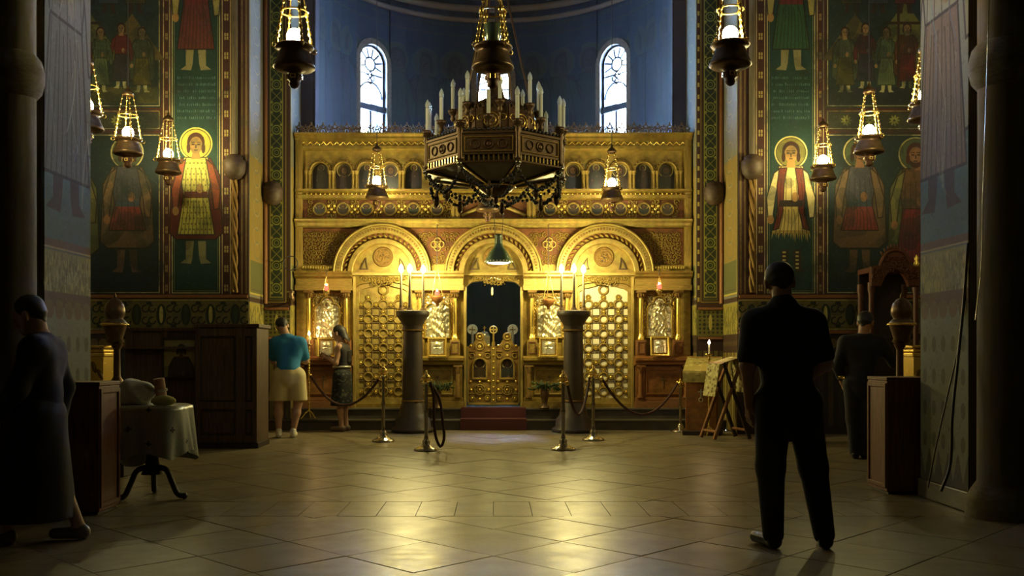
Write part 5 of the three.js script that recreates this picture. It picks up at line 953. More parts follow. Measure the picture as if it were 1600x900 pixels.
{ // small pedestal table with a hanging cloth
  const d = 8.0, x = sx(238, d), h = 0.775, o = thing('pedestal_table', 'small table on three curved dark feet under a silvery cloth', 'table', [x, 0, -d]);
  mesh('tabletop', lathe([[0.005, h - 0.03], [0.27, h - 0.03], [0.28, h - 0.015], [0.27, h - 0.003], [0.005, h - 0.003]], 32), M.darkWood, o);
  mesh('pillar', lathe([[0.09, 0.2], [0.06, 0.26], [0.045, 0.36], [0.06, 0.44], [0.04, 0.55], [0.07, h - 0.03]], 16), M.iron, o);
  for (let k = 0; k < 3; k++) { const q = k * 2.094 + 0.25; mesh('foot', [tube([[cos(q) * 0.05, 0.26, sin(q) * 0.05], [cos(q) * 0.13, 0.24, sin(q) * 0.13], [cos(q) * 0.19, 0.13, sin(q) * 0.19], [cos(q) * 0.24, 0.04, sin(q) * 0.24], [cos(q) * 0.3, 0.026, sin(q) * 0.3]], 0.024, 20, 8), ball(0.028, cos(q) * 0.3, 0.028, sin(q) * 0.3, 10, 8)], M.iron, o); }
  // cloth: flat on top, falling in deep folds, longer on one side
  const nr = 96, nv = 22, pos = [], uv = [], idx = [];
  for (let v = 0; v <= nv; v++) for (let k = 0; k <= nr; k++) {
    const q = k / nr * 2 * PI, t = v / nv; let r, y;
    const squ = 1 / Math.pow(Math.pow(abs(cos(q)), 5) + Math.pow(abs(sin(q)), 5), 0.2), drop = 0.42 + 0.1 * max(0, squ - 1) * 6 * 0.5 + 0.06 * sin(q - 2.3);
    if (t < 0.3) { r = 0.285 * squ * 0.97 * t / 0.3; y = h + 0.003; } else { const s = (t - 0.3) / 0.7; r = 0.285 * squ * 0.97 + 0.012 + s * (0.03 + 0.028 * sin(q * 7 + 0.6) + 0.016 * sin(q * 13 + 2)); y = h - s * drop + (s < 0.06 ? 0 : 0); }
    pos.push(cos(q) * r, y, sin(q) * r); uv.push(k / nr * 6, t * 2);
    if (v < nv && k < nr) { const a = v * (nr + 1) + k, b = a + nr + 1; idx.push(a, a + 1, b, a + 1, b + 1, b); }
  }
  const g = new THREE.BufferGeometry(); g.setAttribute('position', new THREE.Float32BufferAttribute(pos, 3)); g.setAttribute('uv', new THREE.Float32BufferAttribute(uv, 2)); g.setIndex(idx); g.computeVertexNormals();
  const ct = canvasTex(128, 128, (c, w, hh) => { c.fillStyle = '#9fa7a2'; c.fillRect(0, 0, w, hh); for (let i = 0; i < 900; i++) { c.fillStyle = rnd() < 0.5 ? '#949c98' : '#a8b0ab'; c.fillRect(rnd() * w, rnd() * hh, 2, 6); } c.fillStyle = '#3a3c40'; for (const [a, b] of [[34, 40], [96, 100]]) { c.fillRect(a - 3, b - 10, 6, 20); c.fillRect(a - 9, b - 4, 18, 6); } }, true);
  const cl = mesh('table_cloth', g, new THREE.MeshStandardMaterial({ map: ct, roughness: 0.36, metalness: 0.15, side: THREE.DoubleSide }), null); cl.position.set(x, 0, -d); tag(cl, 'silvery cloth with dark crosses draped over the small table', 'tablecloth');
  // bundle on the table
  const bg = new THREE.SphereGeometry(0.17, 36, 22), bp = bg.attributes.position; for (let i = 0; i < bp.count; i++) { const vx = bp.getX(i), vy = bp.getY(i), vz = bp.getZ(i), n = 1 + 0.14 * fbm(vx * 9, vy * 7, vz * 9, 3) + 0.07 * sin(vx * 40 + vy * 18); bp.setXYZ(i, vx * n * 1.05, max(-0.09, vy * n * 0.72), vz * n * 0.8); } bg.computeVertexNormals();
  const b = mesh('cloth_bundle', mergeVertices(bg), std(0.52, 0.55, 0.53, 0.6), null); b.position.set(x - 0.155, h + 0.096, -d + 0.02); tag(b, 'crumpled pale cloth bundle lying on the silvery tablecloth', 'cloth');
  const r1 = thing('rolled_paper', 'pinkish rolled packet leaning on the pale cloth bundle', 'packet', [x + 0.09, h + 0.004, -d + 0.02]); mesh('roll', put(cyl(0.045, 0.045, 0.2, 0, 0, 0, 18), 0, 0.02, 0, 0.1, 0, 0.12), std(0.45, 0.25, 0.22, 0.7), r1); mesh('end_fold', put(cyl(0.047, 0.047, 0.02, 0, 0, 0, 18), 0, 0.11, 0.01, 0.1, 0, 0.12), std(0.5, 0.48, 0.44, 0.7), r1);
  const r2 = new THREE.SphereGeometry(0.09, 24, 14), q2 = r2.attributes.position; for (let i = 0; i < q2.count; i++) { const n = 1 + 0.2 * fbm(q2.getX(i) * 16, q2.getY(i) * 16, q2.getZ(i) * 16, 3); q2.setXYZ(i, q2.getX(i) * n * 1.1, max(-0.035, q2.getY(i) * n * 0.5), q2.getZ(i) * n * 0.7); } r2.computeVertexNormals();
  const y2 = mesh('yellow_cloth', mergeVertices(r2), std(0.45, 0.42, 0.12, 0.7), null); y2.position.set(x + 0.15, h + 0.042, -d + 0.17); tag(y2, 'small crumpled yellow cloth at the table edge', 'cloth');
}
function shrine(side, px, d, label) {
  const x = sx(px, d), s = side, o = thing('gilded_shrine', label, 'shrine', [x, 0, -d], 0, 'gilded relic shrines beside the piers'), top = sy(462, d);
  mesh('base_block', metric(bx(0.62, 0.85, 0.55, s * 0.12, 0.425, 0, 0.012)), M.darkWood, o); mesh('table_edge', bx(0.68, 0.05, 0.6, s * 0.12, 0.875, 0, 0.012), M.goldBrown, o);
  const cas = mesh('casket', metric(bx(0.3, 0.26, 0.34, s * 0.2, 1.06, 0, 0.012)), M.goldBright, o);
  mesh('casket_lid', [bx(0.33, 0.04, 0.37, s * 0.2, 1.19, 0, 0.01), bx(0.31, 0.03, 0.35, s * 0.2, 1.23, 0, 0.01), bx(0.34, 0.03, 0.38, s * 0.2, 1.27, 0, 0.01)], M.goldBright, cas);
  for (let i = 0; i < 5; i++) mesh('acanthus_leaf', put(new THREE.SphereGeometry(0.035, 8, 6), s * 0.2 + (i - 2) * 0.06, 1.0 + (i % 2) * 0.07, 0.175, 0, 0, (i - 2) * 0.25, V(0.6, 1.7, 0.5)), M.gold, cas);
  mesh('colonette', put(lathe([[0.06, 0.9], [0.06, 0.94], [0.035, 0.98], [0.032, 1.24], [0.05, 1.27], [0.06, 1.3]], 14), -s * 0.08, 0, 0.16), M.bronze, o);
  const k = top - 1.3;
  mesh('urn_finial', put(lathe([[0.06, 0], [0.09, 0.02], [0.075, 0.05], [0.11, k * 0.35], [0.12, k * 0.42], [0.09, k * 0.5], [0.075, k * 0.52], [0.098, k * 0.6], [0.1, k * 0.7], [0.085, k * 0.82], [0.05, k * 0.91], [0.012, k * 0.95], [0.016, k * 0.98], [0.004, k + 0.03]], 20), -s * 0.02, 1.3, 0.06), M.bronze, o);
  mesh('urn_ring', [ring(0.125, 0.014, 0, 0, 0, 20, 6).rotateX(PI / 2).translate(-s * 0.02, 1.3 + k * 0.4, 0.06)], M.brass, o);
  mesh('canopy_post', bx(0.07, 1.75, 0.07, s * 0.36, 0.875, 0, 0.01), M.darkWood, o);
  const pl = mesh('plaque', bx(0.09, 0.25, 0.02, s * 0.30, sy(475, d), 0.05), M.darkWood, o); mesh('plaque_frame', put(frameGeo(0.1, 0.26, 0.016, 0.02, 0.003), s * 0.30, sy(475, d), 0.055), M.goldBright, pl);
}
shrine(-1, 180, 9.6, 'gilded relic shrine with urn finial behind the small cloth-covered table');
shrine(1, 1408, 9.4, 'gilded relic shrine with urn finial above the right wooden desk');
// ================================================================ RIGHT SIDE: THRONE CANOPY, LECTERNS
{
  const d = 13.6, x = sx(1386, d), o = thing('carved_throne', 'dark red-brown carved throne with arched canopy before the frescoed wall', 'throne', [x, 0, -d]), y1 = sy(450, d), y2 = sy(392, d), hw = 0.34, wm = std(0.42, 0.22, 0.13, 0.5, 0, { map: every(woodTex, 0.5) });
  const sh = new THREE.Shape(); sh.moveTo(-hw, y1); sh.lineTo(-hw, y1 + 0.28); sh.lineTo(-hw * 0.62, y1 + 0.3); sh.quadraticCurveTo(-hw * 0.4, y2 + 0.02, 0, y2); sh.quadraticCurveTo(hw * 0.4, y2 + 0.02, hw * 0.62, y1 + 0.3); sh.lineTo(hw, y1 + 0.28); sh.lineTo(hw, y1); sh.lineTo(hw * 0.55, y1); sh.quadraticCurveTo(hw * 0.4, y1 + 0.2, 0, y1 + 0.24); sh.quadraticCurveTo(-hw * 0.4, y1 + 0.2, -hw * 0.55, y1);
  const can = mesh('canopy', extrude(sh, 0.08, 0.012).translate(0, 0, 0.2), wm, o);
  mesh('canopy_carving', scrollField(-hw, hw, y1 + 0.02, y2, 0.285, (a, b) => b < y1 + 0.27 + (abs(a) < hw * 0.5 ? 0.16 : 0) && b > y1 + 0.24 - abs(a) * 0.5, 0.08), wm, can).userData.kind = 'stuff';
  mesh('canopy_arch_rib', tube([[-hw * 0.6, y1 + 0.32, 0.29], [-hw * 0.35, y2 - 0.06, 0.29], [0, y2 - 0.02, 0.29], [hw * 0.35, y2 - 0.06, 0.29], [hw * 0.6, y1 + 0.32, 0.29]], 0.022, 24, 6), wm, can);
  for (let i = -4; i <= 4; i++) mesh('crest_leaf', put(new THREE.SphereGeometry(0.028, 8, 6), i * 0.042, y2 + 0.03 - i * i * 0.006, 0.24, 0, 0, -i * 0.12, V(0.6, 1.5, 0.6)), wm, can);
  mesh('roof', bb(-hw, hw, y1 + 0.2, y1 + 0.27, -0.2, 0.22), wm, o); mesh('back_panel', metric(bb(-hw, hw, 0.2, y1 + 0.2, -0.2, -0.15)), M.darkWood, o);
  for (const s of [-1, 1]) for (const z of [-0.17, 0.22]) mesh('post', put(lathe([[0.05, 0], [0.05, 0.1], [0.035, 0.14], [0.035, y1 - 0.1], [0.05, y1 - 0.04], [0.05, y1 + 0.06]], 12), s * (hw - 0.03), 0, z), wm, o);
  mesh('post_finial', put(lathe([[0.03, 0], [0.045, 0.04], [0.02, 0.09], [0.035, 0.12], [0.004, 0.17]], 12), hw - 0.02, y1 + 0.28, 0.22), M.goldBright, o);
  mesh('seat', bb(-hw + 0.03, hw - 0.03, 0.42, 0.5, -0.18, 0.22, 0.01), wm, o); mesh('seat_front', bb(-hw + 0.05, hw - 0.05, 0.02, 0.42, 0.16, 0.19), wm, o); for (const s of [-1, 1]) mesh('armrest', bb(s * hw - s * 0.06, s * hw, 0.7, 0.76, -0.15, 0.24, 0.01), wm, o);
}
{ // cloth-covered icon lectern
  const d = 14.3, x = sx(1098, d), o = thing('icon_lectern', 'brown icon lectern with sloping top under a yellowish embroidered cloth', 'lectern', [x, 0, -d], -0.35), hT = sy(558, d), hF = sy(580, d);
  mesh('body', metric(bx(0.46, hF - 0.12, 0.36, 0, (hF - 0.12) / 2 + 0.04, 0, 0.012)), M.goldBrown, o); mesh('base', bx(0.54, 0.07, 0.44, 0, 0.035, 0, 0.012), M.darkWood, o);
  const sl = poly([[-0.22, hF - 0.09], [0.22, hF - 0.09], [0.22, hF], [-0.22, hT]].map(([a, b]) => [a, b])); mesh('desk_top', extrude(sl, 0.5, 0.008).rotateY(-PI / 2).translate(0.25, 0, 0), M.goldBrown, o);
  const cp = [[-0.235, hT + 0.006], [0.23, hF + 0.008], [0.238, hF - 0.02], [0.24, hF - 0.16], [0.232, hF - 0.16], [0.228, hF - 0.01], [-0.235, hT]];
  const cloth = new THREE.MeshStandardMaterial({ roughness: 0.8, map: canvasTex(64, 64, (c, w, h) => { c.fillStyle = '#8a8040'; c.fillRect(0, 0, w, h); for (let i = 0; i < 260; i++) { c.fillStyle = rnd() < 0.5 ? '#6a6230' : '#a09a58'; c.fillRect(rnd() * w, rnd() * h, 3, 3); } }, true) });
  mesh('cover_cloth', metric(extrude(poly(cp), 0.52).rotateY(-PI / 2).translate(0.26, 0, 0)), cloth, o);
  mesh('cross', [bx(0.02, 0.12, 0.008, 0, hF - 0.32, 0.184), bx(0.08, 0.02, 0.008, 0, hF - 0.3, 0.184)], M.silver, o); mesh('roundel', ring(0.03, 0.007, 0, hF - 0.42, 0.183, 16, 5), M.silver, o);
}
{ // folding lectern draped with a long embroidered strip, seen edge on
  const d = 13.5, x = sx(1132, d), o = thing('folding_lectern', 'folding lectern on slanting legs draped with a pale embroidered strip', 'lectern', [x, 0, -d], 0.25), h = sy(560, d);
  for (const z of [-0.2, 0.2]) { mesh('leg', rod([-0.26, 0.02, z], [0.16, h - 0.02, z], 0.03, 0.026, 8), M.goldBrown, o); mesh('leg', rod([0.28, 0.02, z], [-0.12, h - 0.06, z], 0.03, 0.026, 8), M.darkWood, o); }
  for (const [a, y] of [[-0.22, 0.12], [0.23, 0.14], [0.15, h - 0.02], [-0.11, h - 0.07]]) mesh('crossbar', rod([a, y, -0.22], [a, y, 0.22], 0.02, 0.02, 8), M.goldBrown, o);
  const pts = [[-0.135, h - 0.08], [0.16, h + 0.012], [0.21, h - 0.05], [0.20, h - 0.5], [0.208, h - 0.5], [0.222, h - 0.045], [0.165, h + 0.024], [-0.14, h - 0.066], [-0.2, h - 0.42], [-0.21, h - 0.42]];
  const cloth = new THREE.MeshStandardMaterial({ roughness: 0.8, side: THREE.DoubleSide, map: canvasTex(64, 128, (c, w, hh) => { c.fillStyle = '#a09760'; c.fillRect(0, 0, w, hh); for (let i = 0; i < 420; i++) { c.fillStyle = ['#7a7238', '#b8b080', '#5a4a26'][i % 3]; c.fillRect(rnd() * w, rnd() * hh, 3, 4); } }, true) });
  mesh('cover_strip', metric(merge([put(bx(0.012, 0.46, 0.36), -0.20, h - 0.3, 0, 0, 0, -0.16), put(bx(0.33, 0.012, 0.36), 0.01, h - 0.03, 0, 0, 0, 0.3), put(bx(0.012, 0.46, 0.36), 0.205, h - 0.24, 0, 0, 0, 0.04)])), cloth, o);
}
// ================================================================ WALL FITTINGS AND CABLES
{
  const d = 15.05, o = thing('wall_lantern', 'small dark bracket lantern with ring on the left ornamented pier', 'lantern', [sx(454, d), sy(466, d), -d]);
  mesh('lantern_body', lathe([[0.01, -0.12], [0.04, -0.1], [0.03, -0.06], [0.06, -0.04], [0.065, 0.02], [0.04, 0.05], [0.06, 0.08], [0.03, 0.12], [0.005, 0.15]], 12), M.bronze, o); mesh('cap', ring(0.055, 0.01, 0, 0, 0, 16, 5).rotateX(PI / 2).translate(0, 0.1, 0), M.chrome, o);
  mesh('bracket', [rod([0, -0.05, 0], [-0.06, -0.05, -0.25], 0.014, 0.014, 6), rod([0, 0.14, 0], [0, 0.42, 0], 0.008, 0.008, 5)], M.iron, o); mesh('ring', ring(0.11, 0.008, 0.0, 0.55, 0, 28, 5), M.iron, o); mesh('ring_arm', rod([-0.1, 0.6, 0], [-0.22, 0.58, -0.24], 0.008, 0.008, 5), M.iron, o);
}
[['thick dark cable bundle hanging slack down the right nave pier', 0.011, [[1512, 380], [1506, 470], [1497, 560], [1488, 650], [1484, 730], [1470, 768]], 7.2], ['thin dark cable slanting off the right nave pier to the floor', 0.006, [[1512, 430], [1500, 530], [1480, 620], [1462, 700], [1450, 762]], 7.3], ['thin pale wire running up the dark right-hand column', 0.004, [[1546, -20], [1541, 150], [1536, 300], [1533, 420], [1524, 500]], 6.75]].forEach(([label, r, pts, d], i) => {
  const p0 = pts[pts.length - 1], y0 = max(r, sy(p0[1], d)), b = V(sx(p0[0], d), y0, -d), o = thing('cable', label, 'cable', [b.x, b.y, b.z]);
  mesh('cord', tube(pts.map(([a, c]) => V(sx(a, d) - b.x, max(r, sy(c, d)) - b.y, 0)), r, 50, 6), i === 2 ? M.chrome : M.iron, o);
});

// ================================================================ PEOPLE
// A field of tapered capsules joined by a smooth minimum, meshed by surface nets.
// bone: [ax, ay, az, bx, by, bz, ra, rb, flat]   flat > 1 squeezes the bone front to back
function meshField(bones, cell, k = 0.035, cut) {
  const lo = [1e9, 1e9, 1e9], hi = [-1e9, -1e9, -1e9];
  for (const b of bones) for (let c = 0; c < 3; c++) { const m = max(b[6], b[7]) + 0.03; lo[c] = min(lo[c], b[c] - m, b[c + 3] - m); hi[c] = max(hi[c], b[c] + m, b[c + 3] + m); }
  const n = lo.map((v, c) => Math.ceil((hi[c] - v) / cell) + 2), F = new Float32Array(n[0] * n[1] * n[2]).fill(1);
  const id = (i, j, l) => i + n[0] * (j + n[1] * l);
  for (const b of bones) {
    const m = max(b[6], b[7]) + k + 2 * cell, fl = b[8] ?? 1, g0 = [], g1 = [];
    for (let c = 0; c < 3; c++) { g0[c] = max(0, floor((min(b[c], b[c + 3]) - m - lo[c]) / cell)); g1[c] = min(n[c] - 1, Math.ceil((max(b[c], b[c + 3]) + m - lo[c]) / cell)); }
    const dx = b[3] - b[0], dy = b[4] - b[1], dz = (b[5] - b[2]) * fl, L = dx * dx + dy * dy + dz * dz + 1e-9;
    for (let l = g0[2]; l <= g1[2]; l++) for (let j = g0[1]; j <= g1[1]; j++) for (let i = g0[0]; i <= g1[0]; i++) {
      const px = lo[0] + i * cell - b[0], py = lo[1] + j * cell - b[1], pz = (lo[2] + l * cell - b[2]) * fl;
      const t = max(0, min(1, (px * dx + py * dy + pz * dz) / L)), q = hypot(px - dx * t, py - dy * t, pz - dz * t) - (b[6] + (b[7] - b[6]) * t);
      const a = id(i, j, l), f = F[a], h = max(k - abs(f - q), 0) / k; F[a] = min(f, q) - h * h * k * 0.25;
    }
  }
  if (cut) for (let l = 0; l < n[2]; l++) for (let j = 0; j < n[1]; j++) for (let i = 0; i < n[0]; i++) { const a = id(i, j, l); F[a] = max(F[a], cut(lo[0] + i * cell, lo[1] + j * cell, lo[2] + l * cell)); }
  const vid = new Int32Array(F.length).fill(-1), pos = [], idx = [];
  const edges = []; for (let a = 0; a < 8; a++) for (const bit of [1, 2, 4]) if (!(a & bit)) edges.push([a, a | bit]);
  for (let l = 0; l + 1 < n[2]; l++) for (let j = 0; j + 1 < n[1]; j++) for (let i = 0; i + 1 < n[0]; i++) {
    let mask = 0; const v = []; for (let a = 0; a < 8; a++) { v[a] = F[id(i + (a & 1), j + ((a >> 1) & 1), l + (a >> 2))]; if (v[a] < 0) mask |= 1 << a; }
    if (mask === 0 || mask === 255) continue;
    let x = 0, y = 0, z = 0, c = 0;
    for (const [a, b] of edges) if ((v[a] < 0) !== (v[b] < 0)) { const t = v[a] / (v[a] - v[b]); x += (a & 1) + t * ((b & 1) - (a & 1)); y += ((a >> 1) & 1) + t * (((b >> 1) & 1) - ((a >> 1) & 1)); z += (a >> 2) + t * ((b >> 2) - (a >> 2)); c++; }
    vid[id(i, j, l)] = pos.length / 3; pos.push(lo[0] + (i + x / c) * cell, lo[1] + (j + y / c) * cell, lo[2] + (l + z / c) * cell);
  }
  const quad = (a, b, c, d, flip) => { if (a < 0 || b < 0 || c < 0 || d < 0) return; flip ? idx.push(a, c, b, a, d, c) : idx.push(a, b, c, a, c, d); };
  for (let l = 1; l + 1 < n[2]; l++) for (let j = 1; j + 1 < n[1]; j++) for (let i = 1; i + 1 < n[0]; i++) {
    const f = F[id(i, j, l)] < 0;
    if (f !== (F[id(i + 1, j, l)] < 0)) quad(vid[id(i, j - 1, l - 1)], vid[id(i, j, l - 1)], vid[id(i, j, l)], vid[id(i, j - 1, l)], !f);
    if (f !== (F[id(i, j + 1, l)] < 0)) quad(vid[id(i - 1, j, l - 1)], vid[id(i - 1, j, l)], vid[id(i, j, l)], vid[id(i, j, l - 1)], !f);
    if (f !== (F[id(i, j, l + 1)] < 0)) quad(vid[id(i - 1, j - 1, l)], vid[id(i, j - 1, l)], vid[id(i, j, l)], vid[id(i - 1, j, l)], !f);
  }
  const g = new THREE.BufferGeometry(); g.setAttribute('position', new THREE.Float32BufferAttribute(pos, 3)); g.setIndex(idx); g.computeVertexNormals();
  g.setAttribute('uv', new THREE.Float32BufferAttribute(new Float32Array(pos.length / 3 * 2), 2));
  return g;
}
const lerp3 = (a, b, t) => a.map((v, i) => v + (b[i] - v) * t);
const seg = (a, b, ra, rb, fl) => [...a, ...b, ra, rb, fl ?? 1];
// a hand: palm, four fingers of unequal length curling in, thumb from the side of the palm
function handBones(w, dir, palmN, thumbSide, curl) {
  const D = V(...dir).normalize(), N = V(...palmN).addScaledVector(D, -V(...palmN).dot(D)).normalize(), S = D.clone().cross(N).multiplyScalar(thumbSide), o = V(...w), out = [], at = (a, b, c) => o.clone().addScaledVector(D, a).addScaledVector(S, b).addScaledVector(N, c).toArray();
  for (const b of [-0.024, 0, 0.022]) out.push(seg(at(-0.015, b * 0.6, 0), at(0.08, b, 0), 0.018, 0.014));
  [[0.03, 0.072], [0.01, 0.08], [-0.011, 0.074], [-0.03, 0.058]].forEach(([b, L]) => {
    let p = [0.085, 0], a = curl * 0.5, prev = at(0.078, b, 0); for (const f of [0.45, 0.3, 0.25]) { p = [p[0] + cos(a) * L * f, p[1] + sin(a) * L * f]; const nx = at(p[0], b, p[1]); out.push(seg(prev, nx, 0.0088, 0.008)); prev = nx; a += curl; }
  });
  const t0 = at(0.02, 0.03, 0.005), t1 = at(0.055, 0.055, 0.018), t2 = at(0.085, 0.06, 0.03); out.push(seg(t0, t1, 0.012, 0.01), seg(t1, t2, 0.01, 0.0085));
  return out;
}
function person(label, position, turn, J, look) {
  // J: joints in the figure's own frame, facing -z, y up from the ground
  const o = thing('person', label, 'person', position, turn), sk = look.skin, c = 0.013;
  const headUp = V(...J.head).sub(V(...J.neck)).normalize(), fw = V(...(J.face ?? [0, 0, -1])), F3 = fw.clone().addScaledVector(headUp, -fw.dot(headUp)).normalize(), rt = F3.clone().cross(headUp), hAt = (r, u, f) => V(...J.head).addScaledVector(rt, r).addScaledVector(headUp, u).addScaledVector(F3, f).toArray();
  const hips = lerp3(J.hipL, J.hipR, 0.5), chest = lerp3(lerp3(J.shL, J.shR, 0.5), hips, 0.25), waist = lerp3(lerp3(J.shL, J.shR, 0.5), hips, 0.66), b = look.build ?? 1;
  const trunk = (e) => [seg(lerp3(J.shL, chest, 0.12), lerp3(J.shR, chest, 0.12), 0.062 * b + e, 0.062 * b + e), seg(lerp3(J.shL, chest, 0.5), lerp3(waist, J.hipL, 0.1), 0.115 * b + e, 0.1 * b + e, 1.15), seg(lerp3(J.shR, chest, 0.5), lerp3(waist, J.hipR, 0.1), 0.115 * b + e, 0.1 * b + e, 1.15), seg(waist, hips, 0.125 * b + e, 0.13 * b + e, 1.1), seg(J.hipL, J.hipR, 0.1 * b + e, 0.1 * b + e), seg(J.neck, lerp3(J.neck, chest, 0.6), 0.06 + e * 0.5, 0.1 * b + e), seg(lerp3(J.neck, chest, 0.2), lerp3(J.shL, chest, 0.05), 0.066 + e, 0.056 * b + e), seg(lerp3(J.neck, chest, 0.2), lerp3(J.shR, chest, 0.05), 0.066 + e, 0.056 * b + e)];
  const arm = (s, e) => [seg(J['sh' + s], J['el' + s], 0.056 * b + e, 0.042 * b + e), seg(J['el' + s], J['wr' + s], 0.041 * b + e, 0.027 + e)];
  const leg = (s, e) => [seg(J['hip' + s], J['kn' + s], 0.088 * b + e, 0.056 * b + e), seg(lerp3(J['kn' + s], J['an' + s], 0), lerp3(J['kn' + s], J['an' + s], 0.35), 0.055 * b + e, 0.055 * b + e), seg(lerp3(J['kn' + s], J['an' + s], 0.35), J['an' + s], 0.054 * b + e, 0.036 + e)];
  const foot = (s, e) => [seg([J['an' + s][0], J['an' + s][1] - 0.035, J['an' + s][2]], J['to' + s], 0.035 + e, 0.026 + e)];
  // skin: one continuous body, finer grids for the head and hands, joined into one mesh
  const base = [...trunk(0), ...arm('L', 0), ...arm('R', 0), ...leg('L', 0), ...leg('R', 0), ...foot('L', 0), ...foot('R', 0), seg(J.neck, hAt(0, -0.05, -0.01), 0.062, 0.056)];
  const head = [seg(hAt(0, 0.03, -0.015), hAt(0, 0.02, 0.015), 0.083, 0.082), seg(hAt(0, -0.02, 0.03), hAt(0, -0.075, 0.055), 0.06, 0.036), seg(hAt(0, -0.06, -0.02), J.neck, 0.058, 0.06), seg(hAt(0, 0.0, 0.092), hAt(0, -0.03, 0.108), 0.009, 0.014), seg(hAt(-0.03, 0.02, 0.082), hAt(0.03, 0.02, 0.082), 0.014, 0.014), seg(hAt(-0.018, -0.062, 0.083), hAt(0.018, -0.062, 0.083), 0.009, 0.009), seg(hAt(-0.084, 0.015, -0.005), hAt(-0.084, -0.025, 0), 0.014, 0.01), seg(hAt(0.084, 0.015, -0.005), hAt(0.084, -0.025, 0), 0.014, 0.01)];
  const hands = ['L', 'R'].flatMap((s) => { const d = V(...J['wr' + s]).sub(V(...J['el' + s])).toArray(); return [meshField([...handBones(J['wr' + s], J['hd' + s] ?? d, J['pn' + s] ?? [s === 'L' ? 1 : -1, 0, -0.3], J['th' + s] ?? (s === 'L' ? 1 : -1), J.curl ?? 0.35), seg(lerp3(J['el' + s], J['wr' + s], 0.85), J['wr' + s], 0.029, 0.026)], 0.0045, 0.012)]; });
  mesh('body', [meshField(base, c), meshField(head, 0.006, 0.02), ...hands], sk, o);
  for (const s of [-1, 1]) mesh('eye', put(new THREE.SphereGeometry(0.012, 10, 8), ...hAt(s * 0.032, 0.004, 0.083)), std(0.08, 0.06, 0.05, 0.3), o);
  mesh('lips', meshField([seg(hAt(-0.016, -0.062, 0.088), hAt(0.016, -0.062, 0.088), 0.007, 0.007)], 0.004, 0.01), std(0.35, 0.14, 0.11, 0.5), o);
  // hair
  const hb = [seg(hAt(0, 0.045, -0.022), hAt(0, 0.035, 0.005), 0.091, 0.088), seg(hAt(0, -0.01, -0.045), hAt(0, -0.05, -0.045), 0.066, look.hairLow ?? 0.04)];
  mesh('hair', meshField([...hb, ...(look.longHair ?? [])], 0.008, 0.02, (x, y, z) => { const v = V(x, y, z).sub(V(...J.head)), f = v.dot(F3), u = v.dot(headUp); return min(f - 0.045 + max(0, 0.04 - u) * 0.9, u < -0.3 ? -1 : 1); }), look.hair, o);
  // clothes
  const sl = look.sleeve ?? 0.6, sleeve = (s, e) => sl <= 0 ? [] : sl <= 1 ? [seg(J['sh' + s], lerp3(J['sh' + s], J['el' + s], sl), 0.062 * b + e, 0.058 * b + e)] : [seg(J['sh' + s], J['el' + s], 0.06 * b + e, 0.05 * b + e), seg(J['el' + s], lerp3(J['el' + s], J['wr' + s], sl - 1), 0.05 * b + e, 0.04 + e)];
  const hem = look.shirtHem ?? 0.06, hemLow = [hips[0], hips[1] - hem, hips[2]];
  mesh(look.topName ?? 'shirt', meshField([...trunk(0.016).slice(0, 4), ...(look.sleeve === 0 ? [] : trunk(0.016).slice(6)), ...(look.collar ? [seg(lerp3(J.neck, J.head, 0.05), lerp3(J.neck, chest, 0.6), 0.078, 0.13 * b)] : [seg(lerp3(J.neck, chest, 0.35), lerp3(J.neck, chest, 0.62), 0.085, 0.102 * b + 0.016)]), seg(J.hipL, J.hipR, 0.112 * b, 0.112 * b), seg(hips, hemLow, 0.14 * b, 0.135 * b, 1.05), ...sleeve('L', 0.012), ...sleeve('R', 0.012)], c, 0.04), look.top, o);
  if (look.trousers) { const e = 0.018, lg = (s) => [seg(J['hip' + s], J['kn' + s], 0.092 * b + e, 0.066 * b + e), seg(J['kn' + s], [J['an' + s][0], J['an' + s][1] + 0.0, J['an' + s][2]], 0.064 * b + e, 0.05 + e * 0.8)]; mesh('trousers', meshField([seg(J.hipL, J.hipR, 0.108 * b, 0.108 * b), seg(waist, hips, 0.125 * b, 0.136 * b, 1.1), ...lg('L'), ...lg('R')], c, 0.03), look.trousers, o); }
  if (look.shorts) { const e = 0.03, lg = (s) => [seg(J['hip' + s], lerp3(J['hip' + s], J['kn' + s], 0.94), 0.098 * b + e, 0.1 * b + e)]; mesh('shorts', meshField([seg(J.hipL, J.hipR, 0.12 * b, 0.12 * b), seg(waist, hips, 0.135 * b, 0.168 * b, 1.08), ...lg('L'), ...lg('R')], c, 0.02, (x, y) => J.knL[1] + 0.04 - y), look.shorts, o); }
  if (look.skirt) { const k = look.skirtHem, m = lerp3(J.knL, J.knR, 0.5), end = [m[0], k, m[2]]; mesh('skirt', meshField([seg(J.hipL, J.hipR, 0.11 * b, 0.11 * b), seg(waist, hips, 0.115 * b, 0.14 * b, 1.05), seg(hips, end, 0.15 * b, look.skirtWide ?? 0.2, 1.0), seg(J.hipL, [J.knL[0] - 0.02, k, J.knL[2]], 0.12, 0.13), seg(J.hipR, [J.knR[0] + 0.02, k, J.knR[2]], 0.12, 0.13)], c, 0.05, (x, y) => k - y), look.skirt, o); }
